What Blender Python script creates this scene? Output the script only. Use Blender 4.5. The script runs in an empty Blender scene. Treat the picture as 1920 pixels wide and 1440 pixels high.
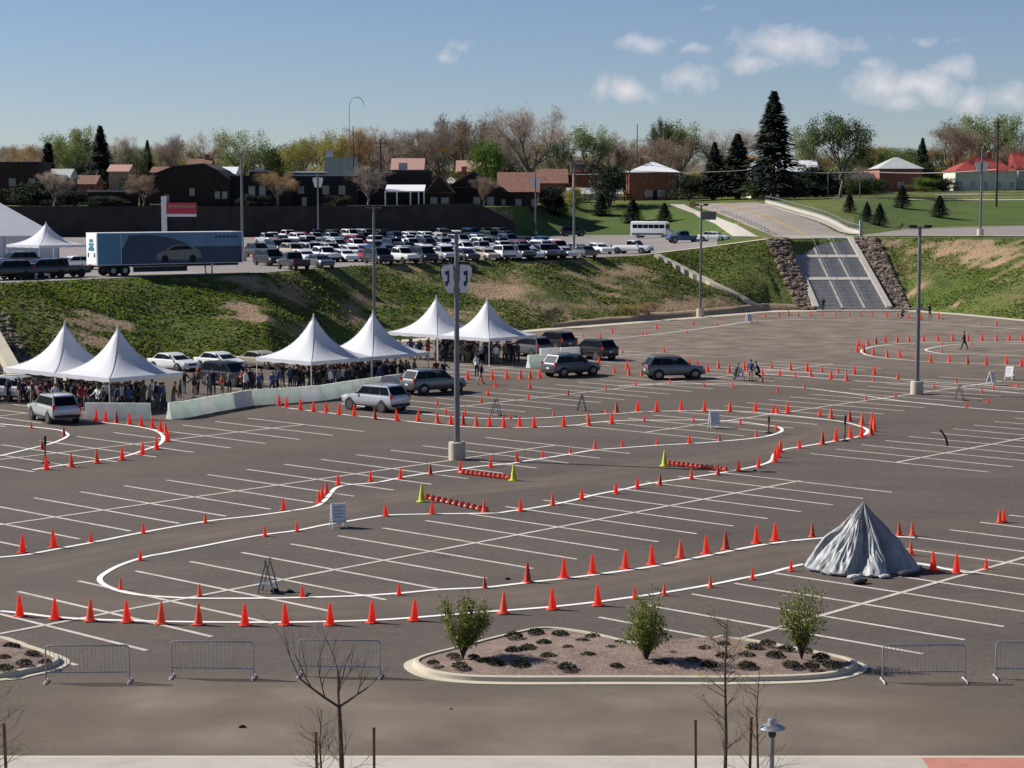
import bpy, bmesh, math, random
from mathutils import Vector, Matrix, noise
R = math.radians; PI = math.pi
random.seed(7)
C = bpy.context.scene.collection
# ---------------------------------------------------------------- camera, sky, sun
F, PT, HC = 3683.0, 0.09528, 14.28          # focal length in px of a 1920 px wide frame, pitch, eye height
cam = bpy.data.cameras.new("camera"); co = bpy.data.objects.new("camera", cam); C.objects.link(co)
cam.sensor_width = 36.0; cam.lens = 36.0 * F / 1920.0
co.location = (0, 0, HC); co.rotation_euler = (PI / 2 - PT, 0, 0)
cam.clip_start = 1.0; cam.clip_end = 9000.0
sc = bpy.context.scene; sc.camera = co
sc.view_settings.view_transform = 'Standard'; sc.view_settings.look = 'None'
sc.view_settings.exposure = 0.5; sc.view_settings.gamma = 1.0
SUN_EL = R(37.0); SUNV = Vector((-16.0, 5.0, 0)).normalized()      # towards the sun (horizontal)
sd = Vector((SUNV.x * math.cos(SUN_EL), SUNV.y * math.cos(SUN_EL), math.sin(SUN_EL)))
sl = bpy.data.lights.new("sun", 'SUN'); sl.energy = 5.0; sl.angle = R(0.53); sl.color = (1.0, 0.95, 0.87)
so = bpy.data.objects.new("sun", sl); C.objects.link(so)
so.rotation_euler = (-sd).to_track_quat('-Z', 'Y').to_euler()
w = bpy.data.worlds.new("World"); sc.world = w; w.use_nodes = True
nt = w.node_tree; bg = nt.nodes["Background"]; bg.inputs[1].default_value = 0.05
sky = nt.nodes.new("ShaderNodeTexSky"); sky.sky_type = 'NISHITA'; sky.sun_disc = False
sky.sun_elevation = SUN_EL; sky.sun_rotation = math.atan2(sd.x, sd.y); sky.altitude = 1600; sky.air_density = 1.0
sky.dust_density = .5; sky.ozone_density = 1.6
# clouds: a few soft cumulus wisps low in the sky, fixed in world directions
def nn(t, **k):
    n = nt.nodes.new(t)
    for a, b in k.items(): setattr(n, a, b)
    return n
def lk(a, b): nt.links.new(a, b)
tc = nn("ShaderNodeTexCoord")
sepx = nn("ShaderNodeSeparateXYZ"); lk(tc.outputs["Generated"], sepx.inputs[0])
dx = nn("ShaderNodeMath", operation='DIVIDE'); lk(sepx.outputs[0], dx.inputs[0]); lk(sepx.outputs[1], dx.inputs[1])
dz = nn("ShaderNodeMath", operation='DIVIDE'); lk(sepx.outputs[2], dz.inputs[0]); lk(sepx.outputs[1], dz.inputs[1])
comb = nn("ShaderNodeCombineXYZ"); lk(dx.outputs[0], comb.inputs[0]); lk(dz.outputs[0], comb.inputs[1])
nz = nn("ShaderNodeTexNoise"); nz.inputs["Scale"].default_value = 62; nz.inputs["Detail"].default_value = 9; nz.inputs["Roughness"].default_value = .58
lk(comb.outputs[0], nz.inputs["Vector"])
nw = nn("ShaderNodeTexNoise"); nw.inputs["Scale"].default_value = 26; nw.inputs["Detail"].default_value = 4
lk(comb.outputs[0], nw.inputs["Vector"])
wv = nn("ShaderNodeVectorMath", operation='SUBTRACT'); lk(nw.outputs["Color"], wv.inputs[0]); wv.inputs[1].default_value = (.5, .5, .5)
ws = nn("ShaderNodeVectorMath", operation='SCALE'); lk(wv.outputs[0], ws.inputs[0]); ws.inputs["Scale"].default_value = .022
wp = nn("ShaderNodeVectorMath", operation='ADD'); lk(comb.outputs[0], wp.inputs[0]); lk(ws.outputs[0], wp.inputs[1])
blobs = [(1210,78,50,16,.75),(1300,98,30,10,.5),(1480,92,105,30,.85),(1560,72,60,18,.5),(1400,128,60,16,.7),(1295,155,42,26,.75),(1620,112,30,14,.45),(1640,160,60,44,.75),
         (1725,165,75,30,.95),(1780,130,45,22,.7),(1680,195,50,22,.7),(1810,185,30,26,.7),(1165,172,55,26,.8),(1115,170,25,36,.6),(835,108,26,14,.5),(862,92,26,13,.5),(1885,185,42,26,.65),(1716,72,50,14,.35),(1780,72,22,9,.3),(1320,30,24,12,.35)]
acc = None
for bx_, by_, rx_, ry_, st in blobs:
    a_ = (bx_ - 960) / F; e_ = (368 - by_) / F
    s1 = nn("ShaderNodeVectorMath", operation='SUBTRACT'); lk(wp.outputs[0], s1.inputs[0]); s1.inputs[1].default_value = (a_, e_, 0)
    s2 = nn("ShaderNodeVectorMath", operation='MULTIPLY'); lk(s1.outputs[0], s2.inputs[0]); s2.inputs[1].default_value = (F / rx_ / 1.5, F / ry_ / 1.5, 0)
    s3 = nn("ShaderNodeVectorMath", operation='LENGTH'); lk(s2.outputs[0], s3.inputs[0])
    s4 = nn("ShaderNodeMapRange"); s4.inputs[1].default_value = 1; s4.inputs[2].default_value = 0; s4.inputs[3].default_value = 0; s4.inputs[4].default_value = st
    lk(s3.outputs["Value"], s4.inputs[0])
    if acc is None: acc = s4.outputs[0]
    else:
        m = nn("ShaderNodeMath", operation='MAXIMUM'); lk(acc, m.inputs[0]); lk(s4.outputs[0], m.inputs[1]); acc = m.outputs[0]
gate = nn("ShaderNodeMath", operation='GREATER_THAN'); lk(sepx.outputs[1], gate.inputs[0]); gate.inputs[1].default_value = 0.05
na = nn("ShaderNodeMath", operation='MULTIPLY'); lk(acc, na.inputs[0]); na.inputs[1].default_value = .95
nb = nn("ShaderNodeMath", operation='MULTIPLY_ADD'); lk(nz.outputs["Fac"], nb.inputs[0]); nb.inputs[1].default_value = 1.1; lk(na.outputs[0], nb.inputs[2])
cm2 = nn("ShaderNodeMapRange"); cm2.inputs[1].default_value = .68; cm2.inputs[2].default_value = 1.35; cm2.inputs[4].default_value = .58; lk(nb.outputs[0], cm2.inputs[0])
gt = nn("ShaderNodeMath", operation='MULTIPLY', use_clamp=True); lk(acc, gt.inputs[0]); gt.inputs[1].default_value = 5.0
cm4 = nn("ShaderNodeMath", operation='MULTIPLY'); lk(cm2.outputs[0], cm4.inputs[0]); lk(gt.outputs[0], cm4.inputs[1])
cm3 = nn("ShaderNodeMath", operation='MULTIPLY'); lk(cm4.outputs[0], cm3.inputs[0]); lk(gate.outputs[0], cm3.inputs[1])
mx = nn("ShaderNodeMix", data_type='RGBA'); lk(cm3.outputs[0], mx.inputs[0]); mx.inputs[7].default_value = (13.6, 12.4, 12.4, 1)
SKYTINT = nn("ShaderNodeMix", data_type='RGBA', blend_type='MULTIPLY'); SKYTINT.inputs[0].default_value = 1.0
SKYTINT.inputs[7].default_value = (.97, 1.01, 1.20, 1)
lk(sky.outputs[0], SKYTINT.inputs[6]); lk(SKYTINT.outputs[2], mx.inputs[6]); lk(mx.outputs[2], bg.inputs[0])

# ---------------------------------------------------------------- projection helpers (real positions measured from the photo)
cP, sP = math.cos(PT), math.sin(PT)
def bp(x, y, z=0.0):
    u = (x - 960) / F; v = -(y - 720) / F
    d = Vector((u, cP + v * sP, -sP + v * cP)); t = (z - HC) / d.z
    return Vector((d.x * t, d.y * t, z))
def at(px, D, z=0.0):
    return Vector(((px - 960) / F * (D * cP + (HC - z) * sP), D, z))
def pxof(X, D, z=0.0): return 960 + F * X / (D * cP + (HC - z) * sP)
def zy(y, D):            # height of something seen on row y at distance D
    v = -(y - 720) / F; return HC + D * (-sP + v * cP) / (cP + v * sP)

# ---------------------------------------------------------------- materials
M = {}
def mat(name, col, rough=.7, metal=0, noise_amt=0.0, scale=6.0, col2=None, spec=.4, bump=0.0, detail=5, lo=.35, hi=.65, coat=0, trans=0):
    m = bpy.data.materials.new(name); m.use_nodes = True; t = m.node_tree; b = t.nodes["Principled BSDF"]
    b.inputs["Roughness"].default_value = rough; b.inputs["Metallic"].default_value = metal
    b.inputs["Specular IOR Level"].default_value = spec
    if coat: b.inputs["Coat Weight"].default_value = coat; b.inputs["Coat Roughness"].default_value = .08
    c1 = (*col, 1)
    tcn = t.nodes.new("ShaderNodeTexCoord")
    n = t.nodes.new("ShaderNodeTexNoise"); n.inputs["Scale"].default_value = scale; n.inputs["Detail"].default_value = detail
    t.links.new(tcn.outputs["Object"], n.inputs["Vector"])
    if col2 is None: col2 = tuple(max(0, c * (1 - noise_amt)) for c in col)
    r = t.nodes.new("ShaderNodeValToRGB"); r.color_ramp.elements[0].position = lo; r.color_ramp.elements[1].position = hi
    r.color_ramp.elements[0].color = (*col2, 1); r.color_ramp.elements[1].color = c1
    t.links.new(n.outputs["Fac"], r.inputs[0]); t.links.new(r.outputs[0], b.inputs["Base Color"])
    if bump:
        bn = t.nodes.new("ShaderNodeBump"); bn.inputs["Strength"].default_value = bump; bn.inputs["Distance"].default_value = .05
        t.links.new(n.outputs["Fac"], bn.inputs["Height"]); t.links.new(bn.outputs[0], b.inputs["Normal"])
    if trans:
        tr = t.nodes.new("ShaderNodeBsdfTranslucent"); t.links.new(r.outputs[0], tr.inputs[0])
        mxs = t.nodes.new("ShaderNodeMixShader"); mxs.inputs[0].default_value = trans
        t.links.new(b.outputs[0], mxs.inputs[1]); t.links.new(tr.outputs[0], mxs.inputs[2])
        t.links.new(mxs.outputs[0], t.nodes["Material Output"].inputs[0])
    M[name] = m; return m
def layered(name, stops, rough=.9, bump=.2, bdist=.03):
    """stops: first colour, then (colour, noise scale, low, high, strength, stretch) mixed on top"""
    m = bpy.data.materials.new(name); m.use_nodes = True; t = m.node_tree; b = t.nodes["Principled BSDF"]
    b.inputs["Roughness"].default_value = rough; b.inputs["Specular IOR Level"].default_value = .25
    tcn = t.nodes.new("ShaderNodeTexCoord"); cur = None; last = None
    for i, s in enumerate(stops[1:]):
        col, scale, lo, hi, amt = s[:5]; st = s[5] if len(s) > 5 else (1, 1, 1); rz = s[6] if len(s) > 6 else 0
        mp = t.nodes.new("ShaderNodeMapping"); mp.inputs["Scale"].default_value = st; mp.inputs["Rotation"].default_value = (0, 0, rz); mp.inputs["Location"].default_value = (i * 13.7, i * 7.1, 0)
        t.links.new(tcn.outputs["Object"], mp.inputs[0])
        n = t.nodes.new("ShaderNodeTexNoise"); n.inputs["Scale"].default_value = scale; n.inputs["Detail"].default_value = 6; n.inputs["Roughness"].default_value = .62
        t.links.new(mp.outputs[0], n.inputs["Vector"])
        mr = t.nodes.new("ShaderNodeMapRange"); mr.inputs[1].default_value = lo; mr.inputs[2].default_value = hi; mr.inputs[4].default_value = amt
        t.links.new(n.outputs["Fac"], mr.inputs[0])
        x = t.nodes.new("ShaderNodeMix"); x.data_type = 'RGBA'; t.links.new(mr.outputs[0], x.inputs[0])
        if cur is None: x.inputs[6].default_value = (*stops[0], 1)
        else: t.links.new(cur, x.inputs[6])
        x.inputs[7].default_value = (*col, 1); cur = x.outputs[2]; last = n
    t.links.new(cur, b.inputs["Base Color"])
    if bump:
        bn = t.nodes.new("ShaderNodeBump"); bn.inputs["Strength"].default_value = bump; bn.inputs["Distance"].default_value = bdist
        t.links.new(last.outputs["Fac"], bn.inputs["Height"]); t.links.new(bn.outputs[0], b.inputs["Normal"])
    M[name] = m; return m

TH = 0.8378                                       # direction of the stall rows
layered('asphalt', [(.104, .084, .071), ((.074, .061, .052), .035, .38, .62, .7), ((.130, .103, .083), .06, .5, .75, .6, (1, 2.2, 1), -.3), ((.060, .050, .044), .35, .48, .8, .6, (.16, 1, 1), .5), ((.14, .112, .09), .14, .48, .72, .55, (.10, 1, 1), .2),
                    ((.155, .130, .112), 1.1, .5, .9, .5), ((.030, .026, .024), 5, .45, .9, .75), ((.032, .028, .026), .62, .66, .72, .7), ((.15, .127, .11), .5, .68, .73, .5), ((.022, .020, .019), 2.4, .64, .70, .6)], rough=.88, bump=.15)
layered('asphalt_upper', [(.25, .22, .205), ((.18, .165, .155), .06, .4, .65, .7), ((.08, .07, .07), 3, .5, .9, .4)], rough=.9)
layered('road', [(.28, .24, .21), ((.21, .18, .16), .1, .4, .65, .7), ((.26, .22, .18), 1.5, .5, .9, .4)], rough=.9)
layered('grass', [(.085, .125, .018), ((.150, .155, .036), .06, .42, .62, .9), ((.21, .155, .07), .08, .50, .66, .85, (.5, 1.3, 1), .6), ((.50, .33, .215), .075, .59, .69, .9, (.35, 1, 1), .6),
                  ((.045, .085, .012), .35, .45, .62, .8), ((.18, .17, .055), 1.6, .5, .75, .6), ((.030, .055, .008), 2.6, .5, .72, .7)], rough=.95, bump=.8, bdist=.4)
layered('lawn', [(.055, .092, .015), ((.078, .108, .022), .08, .42, .62, .9), ((.13, .12, .04), .3, .58, .75, .6), ((.03, .062, .008), 2.5, .5, .8, .6)], rough=.95, bump=.5, bdist=.15)
layered('dirt', [(.36, .26, .18), ((.24, .17, .11), .5, .4, .7, .8), ((.14, .12, .06), 1.5, .55, .8, .6)], rough=.95, bump=.5, bdist=.1)
layered('concrete', [(.42, .39, .34), ((.33, .30, .265), .8, .45, .7, .7), ((.3, .28, .25), 7, .5, .8, .5)], rough=.85, bump=.15)
layered('concrete_warm', [(.50, .445, .345), ((.39, .345, .275), .9, .45, .7, .6), ((.36, .32, .27), 7, .55, .8, .4)], rough=.85, bump=.15)
layered('red_paver', [(.44, .19, .145), ((.36, .15, .11), 2, .45, .7, .7), ((.28, .09, .07), 14, .55, .75, .5)], rough=.85)
layered('mulch', [(.23, .165, .135), ((.14, .10, .08), 1.2, .4, .65, .8), ((.36, .28, .24), 6, .5, .7, .7), ((.06, .045, .04), 14, .55, .75, .85)], rough=.95, bump=.8, bdist=.05)
layered('paint_line', [(.56, .51, .46), ((.38, .34, .305), .7, .42, .68, .8), ((.14, .12, .105), 6, .5, .75, .7)], rough=.8, bump=0)
layered('paint_fresh', [(.78, .77, .74), ((.55, .53, .50), .8, .45, .7, .6), ((.3, .28, .26), 8, .6, .85, .6)], rough=.8, bump=0)
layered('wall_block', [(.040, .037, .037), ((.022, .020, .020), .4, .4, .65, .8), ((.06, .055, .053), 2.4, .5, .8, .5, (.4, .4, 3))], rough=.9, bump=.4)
mat('cone', (1.0, .14, .075), .45, noise_amt=.18, scale=5, trans=.6); mat('cone_dirty', (.62, .06, .03), .6, noise_amt=.5, scale=9)
mat('cone_yellow', (.62, .66, .05), .5, noise_amt=.3, scale=4); mat('cone_base', (.95, .12, .06), .6, noise_amt=.4, scale=8)
mat('cone_band', (.82, .78, .74), .4, noise_amt=.2, scale=6); mat('black_rubber', (.012, .012, .012), .8, noise_amt=.3)
mat('tent', (.74, .75, .79), .55, noise_amt=.06, scale=.8, trans=.22); mat('tent_wall', (.70, .71, .75), .6, noise_amt=.08, scale=.6, trans=.2)
mat('steel', (.42, .43, .45), .4, .8, noise_amt=.2, scale=3); mat('galv', (.48, .49, .52), .38, .75, noise_amt=.3, scale=4)
mat('pole_gray', (.20, .205, .22), .45, .5, noise_amt=.2, scale=2); mat('pole_dark', (.045, .04, .038), .7, noise_amt=.3)
mat('white_plastic', (.90, .91, .88), .45, noise_amt=.1, scale=1.6, trans=.4); mat('green_plastic', (.86, .92, .84), .45, noise_amt=.15, scale=1.2, trans=.4); mat('pink_plastic', (.90, .80, .70), .45, noise_amt=.2, scale=1.2)
mat('glass', (.006, .007, .009), .22, spec=.14); mat('glass_blue', (.10, .16, .2), .1, spec=.8)
mat('tyre', (.015, .015, .015), .85, noise_amt=.2); mat('rim', (.22, .225, .235), .3, .8, noise_amt=.2)
mat('trim', (.02, .02, .022), .6); mat('lamp_red', (.45, .015, .012), .25); mat('lamp_clear', (.75, .76, .78), .15); mat('plate', (.7, .72, .7), .5)
for n_, c_ in dict(car_white=(.80, .81, .82), car_silver=(.52, .54, .57), car_gray=(.13, .14, .15), car_black=(.012, .012, .014), car_red=(.36, .014, .014), car_blue=(.03, .09, .20), car_tan=(.42, .36, .28), car_green=(.03, .07, .05), car_slate=(.09, .10, .12)).items():
    mat(n_, c_, .28, .35 if n_ in ('car_silver', 'car_gray', 'car_slate') else 0, noise_amt=.06, scale=1.2, coat=.6)
mat('tarp', (.33, .34, .35), .5, noise_amt=.35, scale=1.6, bump=.4); mat('sandbag', (.55, .55, .53), .8, noise_amt=.3); mat('sandbag_dark', (.05, .05, .055), .8, noise_amt=.3)
mat('bark', (.085, .06, .045), .9, noise_amt=.4, scale=6, bump=.4); mat('bark_light', (.17, .14, .12), .9, noise_amt=.4, scale=6)
mat('twig_gray', (.42, .34, .29), .9, noise_amt=.3, scale=.6, trans=.35); mat('twig_brown', (.30, .22, .165), .9, noise_amt=.35, scale=.6, trans=.35); mat('twig_orange', (.38, .25, .12), .9, noise_amt=.35, scale=.6, trans=.35)
mat('leaf_pale', (.27, .33, .13), .8, noise_amt=.45, scale=.7, trans=.4); mat('leaf_green', (.085, .12, .03), .8, noise_amt=.5, scale=.6, trans=.2); mat('leaf_yellow', (.38, .35, .09), .8, noise_amt=.4, scale=.7, trans=.4)
mat('leaf_bright', (.13, .21, .03), .8, noise_amt=.45, scale=.7, trans=.25); mat('needle', (.018, .032, .018), .85, noise_amt=.5, scale=.8); mat('needle_mid', (.03, .05, .02), .85, noise_amt=.5, scale=.8)
mat('tuft_green', (.15, .20, .03), .9, noise_amt=.55, scale=.25, trans=.5); mat('tuft_dark', (.05, .085, .015), .9, noise_amt=.4, scale=.3, trans=.3); mat('tuft_dry', (.26, .22, .08), .9, noise_amt=.4, scale=.3, trans=.5); mat('bush_leaf', (.22, .25, .035), .7, noise_amt=.55, scale=3, trans=.2); mat('juniper', (.020, .028, .010), .85, noise_amt=.5, scale=8)
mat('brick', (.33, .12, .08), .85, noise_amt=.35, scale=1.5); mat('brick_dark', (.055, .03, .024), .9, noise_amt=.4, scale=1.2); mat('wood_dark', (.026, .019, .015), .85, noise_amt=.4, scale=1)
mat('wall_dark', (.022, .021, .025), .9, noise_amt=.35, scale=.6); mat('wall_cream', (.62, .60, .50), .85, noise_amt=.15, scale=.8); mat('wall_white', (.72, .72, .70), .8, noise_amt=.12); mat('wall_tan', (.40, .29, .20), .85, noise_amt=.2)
mat('roof_brown', (.23, .115, .085), .9, noise_amt=.3, scale=1.5); mat('roof_red', (.32, .05, .042), .8, noise_amt=.3, scale=1.2); mat('roof_gray', (.42, .44, .43), .8, noise_amt=.2, scale=1.2); mat('roof_white', (.72, .73, .76), .7, noise_amt=.12); mat('roof_dark', (.05, .045, .045), .9, noise_amt=.3); mat('roof_pink', (.45, .27, .22), .9, noise_amt=.2); mat('roof_orange', (.45, .22, .08), .9, noise_amt=.2)
mat('sign_red', (.55, .05, .07), .6, noise_amt=.2); mat('sign_white', (.80, .80, .79), .5, noise_amt=.08); mat('sign_navy', (.02, .03, .09), .5)
mat('trailer_white', (.82, .84, .86), .35, noise_amt=.05); mat('trailer_blue', (.07, .23, .36), .35, noise_amt=.15, scale=1); mat('trailer_sky', (.13, .27, .42), .35, noise_amt=.35, scale=.35); mat('trailer_deep', (.02, .05, .12), .35, noise_amt=.4, scale=.5); mat('trailer_teal', (.02, .16, .22), .4)
mat('stake', (.20, .10, .05), .85, noise_amt=.4); mat('rock', (.22, .165, .13), .9, noise_amt=.7, scale=.8, bump=.5); mat('stair', (.44, .42, .41), .9, noise_amt=.3, scale=3)
mat('skin', (.42, .25, .18), .6); mat('hair', (.03, .02, .015), .8); mat('denim', (.025, .032, .055), .85); mat('khaki', (.32, .26, .18), .85); mat('cloth_black', (.012, .012, .014), .85); mat('cloth_navy', (.012, .015, .032), .85)
mat('cloth_white', (.7, .7, .7), .85); mat('cloth_red', (.22, .02, .02), .85); mat('cloth_gray', (.14, .14, .15), .85); mat('cloth_blue', (.04, .07, .18), .85); mat('cloth_olive', (.1, .1, .05), .85); mat('cable_pale', (.5, .48, .44), .6)

# ---------------------------------------------------------------- mesh helpers
class MB:
    def __init__(s): s.v = []; s.f = []; s.m = []; s.mats = []
    def mi(s, m):
        if m not in s.mats: s.mats.append(m)
        return s.mats.index(m)
    def add(s, vs, fs, m=None, T=None):
        o = len(s.v); i = s.mi(m)
        s.v += [tuple(T @ Vector(p)) if T is not None else tuple(p) for p in vs]
        s.f += [tuple(o + k for k in f) for f in fs]; s.m += [i] * len(fs); return s
    def box(s, x0, x1, y0, y1, z0, z1, m=None, T=None):
        v = [(x, y, z) for z in (z0, z1) for (x, y) in ((x0, y0), (x1, y0), (x1, y1), (x0, y1))]
        return s.add(v, [(3, 2, 1, 0), (4, 5, 6, 7), (0, 1, 5, 4), (1, 2, 6, 5), (2, 3, 7, 6), (3, 0, 4, 7)], m, T)
    def tube(s, pts, rad, n=8, m=None, cap=True, T=None):
        pts = [Vector(p) for p in pts]; rad = rad if isinstance(rad, (list, tuple)) else [rad] * len(pts)
        vs = []; fs = []; u = None
        for i, p in enumerate(pts):
            d = (pts[min(i + 1, len(pts) - 1)] - pts[max(i - 1, 0)]).normalized()
            if u is None:
                u = d.cross(Vector((0, 0, 1)));
                if u.length < .05: u = Vector((1, 0, 0))
                u.normalize()
            u = (u - d * u.dot(d)).normalized(); q = d.cross(u)
            for k in range(n):
                a = 2 * PI * k / n; vs.append(p + (u * math.cos(a) + q * math.sin(a)) * rad[i])
        for i in range(len(pts) - 1):
            for k in range(n):
                a = i * n + k; b = i * n + (k + 1) % n; fs.append((a, b, b + n, a + n))
        if cap: fs.append(tuple(range(n))[::-1]); fs.append(tuple((len(pts) - 1) * n + k for k in range(n)))
        return s.add(vs, fs, m, T)
    def lathe(s, prof, n=16, m=None, T=None, cap=True):
        vs = []; fs = []
        for r, z in prof:
            for k in range(n): a = 2 * PI * k / n; vs.append((r * math.cos(a), r * math.sin(a), z))
        for i in range(len(prof) - 1):
            for k in range(n): a = i * n + k; b = i * n + (k + 1) % n; fs.append((a, b, b + n, a + n))
        if cap: fs.append(tuple(range(n))[::-1]); fs.append(tuple((len(prof) - 1) * n + k for k in range(n)))
        return s.add(vs, fs, m, T)
    def loft(s, rings, m=None, T=None, cap=True):
        n = len(rings[0]); vs = [p for r in rings for p in r]; fs = []
        for i in range(len(rings) - 1):
            for k in range(n): a = i * n + k; b = i * n + (k + 1) % n; fs.append((a, b, b + n, a + n))
        if cap: fs.append(tuple(range(n))[::-1]); fs.append(tuple((len(rings) - 1) * n + k for k in range(n)))
        return s.add(vs, fs, m, T)
    def poly(s, pts, z0, z1, m=None):            # prism from an outline
        n = len(pts); v = [(p[0], p[1], z0) for p in pts] + [(p[0], p[1], z1) for p in pts]
        f = [tuple(range(n))[::-1], tuple(range(n, 2 * n))] + [(k, (k + 1) % n, n + (k + 1) % n, n + k) for k in range(n)]
        return s.add(v, f, m)
    def mesh(s, name, m=None, smooth=None, bevel=0):
        me = bpy.data.meshes.new(name); me.from_pydata(s.v, [], s.f)
        ms = [x if x is not None else m for x in s.mats] or [m]
        for x in ms: me.materials.append(M[x] if isinstance(x, str) else x)
        me.polygons.foreach_set('material_index', s.m)
        if bevel:
            b = bmesh.new(); b.from_mesh(me); bmesh.ops.remove_doubles(b, verts=b.verts, dist=.0005)
            bmesh.ops.recalc_face_normals(b, faces=b.faces)
            ed = [e for e in b.edges if len(e.link_faces) == 2 and e.calc_face_angle(0) > R(28)]
            bmesh.ops.bevel(b, geom=ed, offset=bevel, segments=2, affect='EDGES', clamp_overlap=True)
            b.to_mesh(me); b.free()
        if smooth is not None:
            me.polygons.foreach_set('use_smooth', [True] * len(me.polygons)); me.set_sharp_from_angle(angle=R(smooth))
        me.update(); return me
    def build(s, name, m=None, parent=None, smooth=None, bevel=0):
        o = bpy.data.objects.new(name, s.mesh(name, m, smooth, bevel)); C.objects.link(o)
        if parent is not None: o.parent = parent
        return o
def tag(o, label=None, cat=None, group=None, kind=None):
    if label: o['label'] = label
    if cat: o['category'] = cat
    if group: o['group'] = group
    if kind: o['kind'] = kind
    return o
def empty(name, loc=(0, 0, 0), rz=0, label=None, cat=None, group=None):
    o = bpy.data.objects.new(name, None); C.objects.link(o); o.location = loc; o.rotation_euler = (0, 0, rz); o.empty_display_size = .3
    return tag(o, label, cat, group)
def copy_tree(o, parent=None, recolor=None):
    c = o.copy(); C.objects.link(c)
    if parent is not None: c.parent = parent
    for ch in KIDS.get(o.name, ()): copy_tree(ch, c)
    return c
KIDS = {}
def freeze(o):           # remember a prototype's children
    ks = [x for x in bpy.data.objects if x.parent is o]; KIDS[o.name] = ks
    for k in ks: freeze(k)
ORD = ['first', 'second', 'third', 'fourth', 'fifth', 'sixth', 'seventh', 'eighth', 'ninth', 'tenth', 'eleventh', 'twelfth', 'thirteenth', 'fourteenth', 'fifteenth', 'sixteenth', 'seventeenth', 'eighteenth', 'nineteenth', 'twentieth',
       'twenty-first', 'twenty-second', 'twenty-third', 'twenty-fourth', 'twenty-fifth', 'twenty-sixth', 'twenty-seventh', 'twenty-eighth', 'twenty-ninth', 'thirtieth', 'thirty-first', 'thirty-second', 'thirty-third', 'thirty-fourth', 'thirty-fifth', 'thirty-sixth', 'thirty-seventh', 'thirty-eighth', 'thirty-ninth', 'fortieth']

def ordn(k):
    if k < 40: return ORD[k]
    return {4: 'forty-', 5: 'fifty-', 6: 'sixty-'}[(k + 1) // 10] + ORD[(k + 1) % 10 - 1] if (k + 1) % 10 else {5: 'fiftieth', 6: 'sixtieth'}[(k + 1) // 10]
# ---------------------------------------------------------------- terrain
# columns: px -> nodes (D, z): foot, crest, plateau end, rise top, beyond, far ...
def nodes_at(px):
    T = TCOL
    if px <= T[0][0]: return T[0][1]
    if px >= T[-1][0]: return T[-1][1]
    for (a, na), (b, nb) in zip(T, T[1:]):
        if a <= px <= b:
            t = (px - a) / (b - a); return [(p[0] + (q[0] - p[0]) * t, p[1] + (q[1] - p[1]) * t) for p, q in zip(na, nb)]
def col(px, D0, Dc, zc, D2, z2, D3, z3, D4=470, z4=None, z5=17.0, z6=20.0):
    if z4 is None: z4 = z3 + 1.3
    return (px, [(D0, -.02), (Dc, zc), (D2, z2), (D3, z3), (D4, z4), (620, z5), (900, z6), (3500, z6 + 8)])
ZC = 6.7; ZP = ZC + .06
TCOL = [col(-1500, 120, 143, ZC, 364.8, ZC, 365.2, 12.2), col(-300, 143, 163, ZC, 364.8, ZC, 365.2, 12.2), col(0, 150, 170, ZC, 364.8, ZC, 365.2, 12.2), col(300, 164, 185, ZC, 364.8, ZC, 365.2, 12.2), col(500, 171, 194, ZC, 364.8, ZC, 365.2, 12.2), col(700, 193, 216, ZC, 364.8, ZC, 365.2, 12.2),
        col(900, 204, 229, ZC, 364.8, ZC, 365.2, 12.2), col(960, 208, 232, ZC, 366, ZC, 372, 12.2), col(1010, 212, 234, ZC, 372, ZC, 405, 12.4), col(1100, 218, 241, ZC, 385, ZC, 430, 12.8), col(1200, 225, 249, ZC, 385, ZC, 430, 12.8), col(1310, 234, 260, 7.3, 352, 7.4, 430, 13.1),
        col(1380, 240, 261, 7.9, 300, 8.1, 418, 13.2), col(1440, 246, 262, 8.4, 283, 8.6, 400, 13.1), col(1535, 248, 267, 8.45, 288, 8.7, 400, 13.4), col(1600, 249, 268, 8.5, 305, 8.9, 400, 13.6), col(1700, 248, 268, 8.6, 345, 9.1, 415, 13.6, 460, 15.2, 18, 21),
        col(1800, 240, 266, 8.6, 362, 9.2, 420, 13.6, 462, 15.6, 18.5, 22), col(1920, 228, 264, 8.6, 365, 9.2, 420, 13.7, 465, 15.8, 19, 22), col(2200, 215, 250, 8.6, 365, 9.2, 420, 13.7, 465, 15.8, 19, 22), col(3600, 190, 225, 8.6, 365, 9.2, 420, 13.7, 465, 15.8, 19, 22)]
def tz(X, D):
    z = 8.0
    for _ in range(2):
        nd_ = nodes_at(pxof(X, D, z)); z = -.02 if D < nd_[0][0] else nd_[-1][1]
        for a, b in zip(nd_, nd_[1:]):
            if a[0] <= D <= b[0]:
                t = (D - a[0]) / (b[0] - a[0]); z = a[1] + (b[1] - a[1]) * t; break
    return z
def tzp(px, D):
    nd_ = nodes_at(px)
    if D < nd_[0][0]: return 0
    for a, b in zip(nd_, nd_[1:]):
        if a[0] <= D <= b[0]: return a[1] + (b[1] - a[1]) * (D - a[0]) / (b[0] - a[0])
    return nd_[-1][1]
def gy(px, y, z0=9.0):   # ground point seen at pixel (px, y) on the upper terrain
    lo, hi = nodes_at(px)[1][0], 900.0
    D = lo
    while D < hi:
        z = tzp(px, D); yy = 368 + (HC - z) / D * F
        if yy <= y: break
        D += .5
    return at(px, D, tzp(px, D))
def lerp(a, b, t): return a + (b - a) * t
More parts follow.
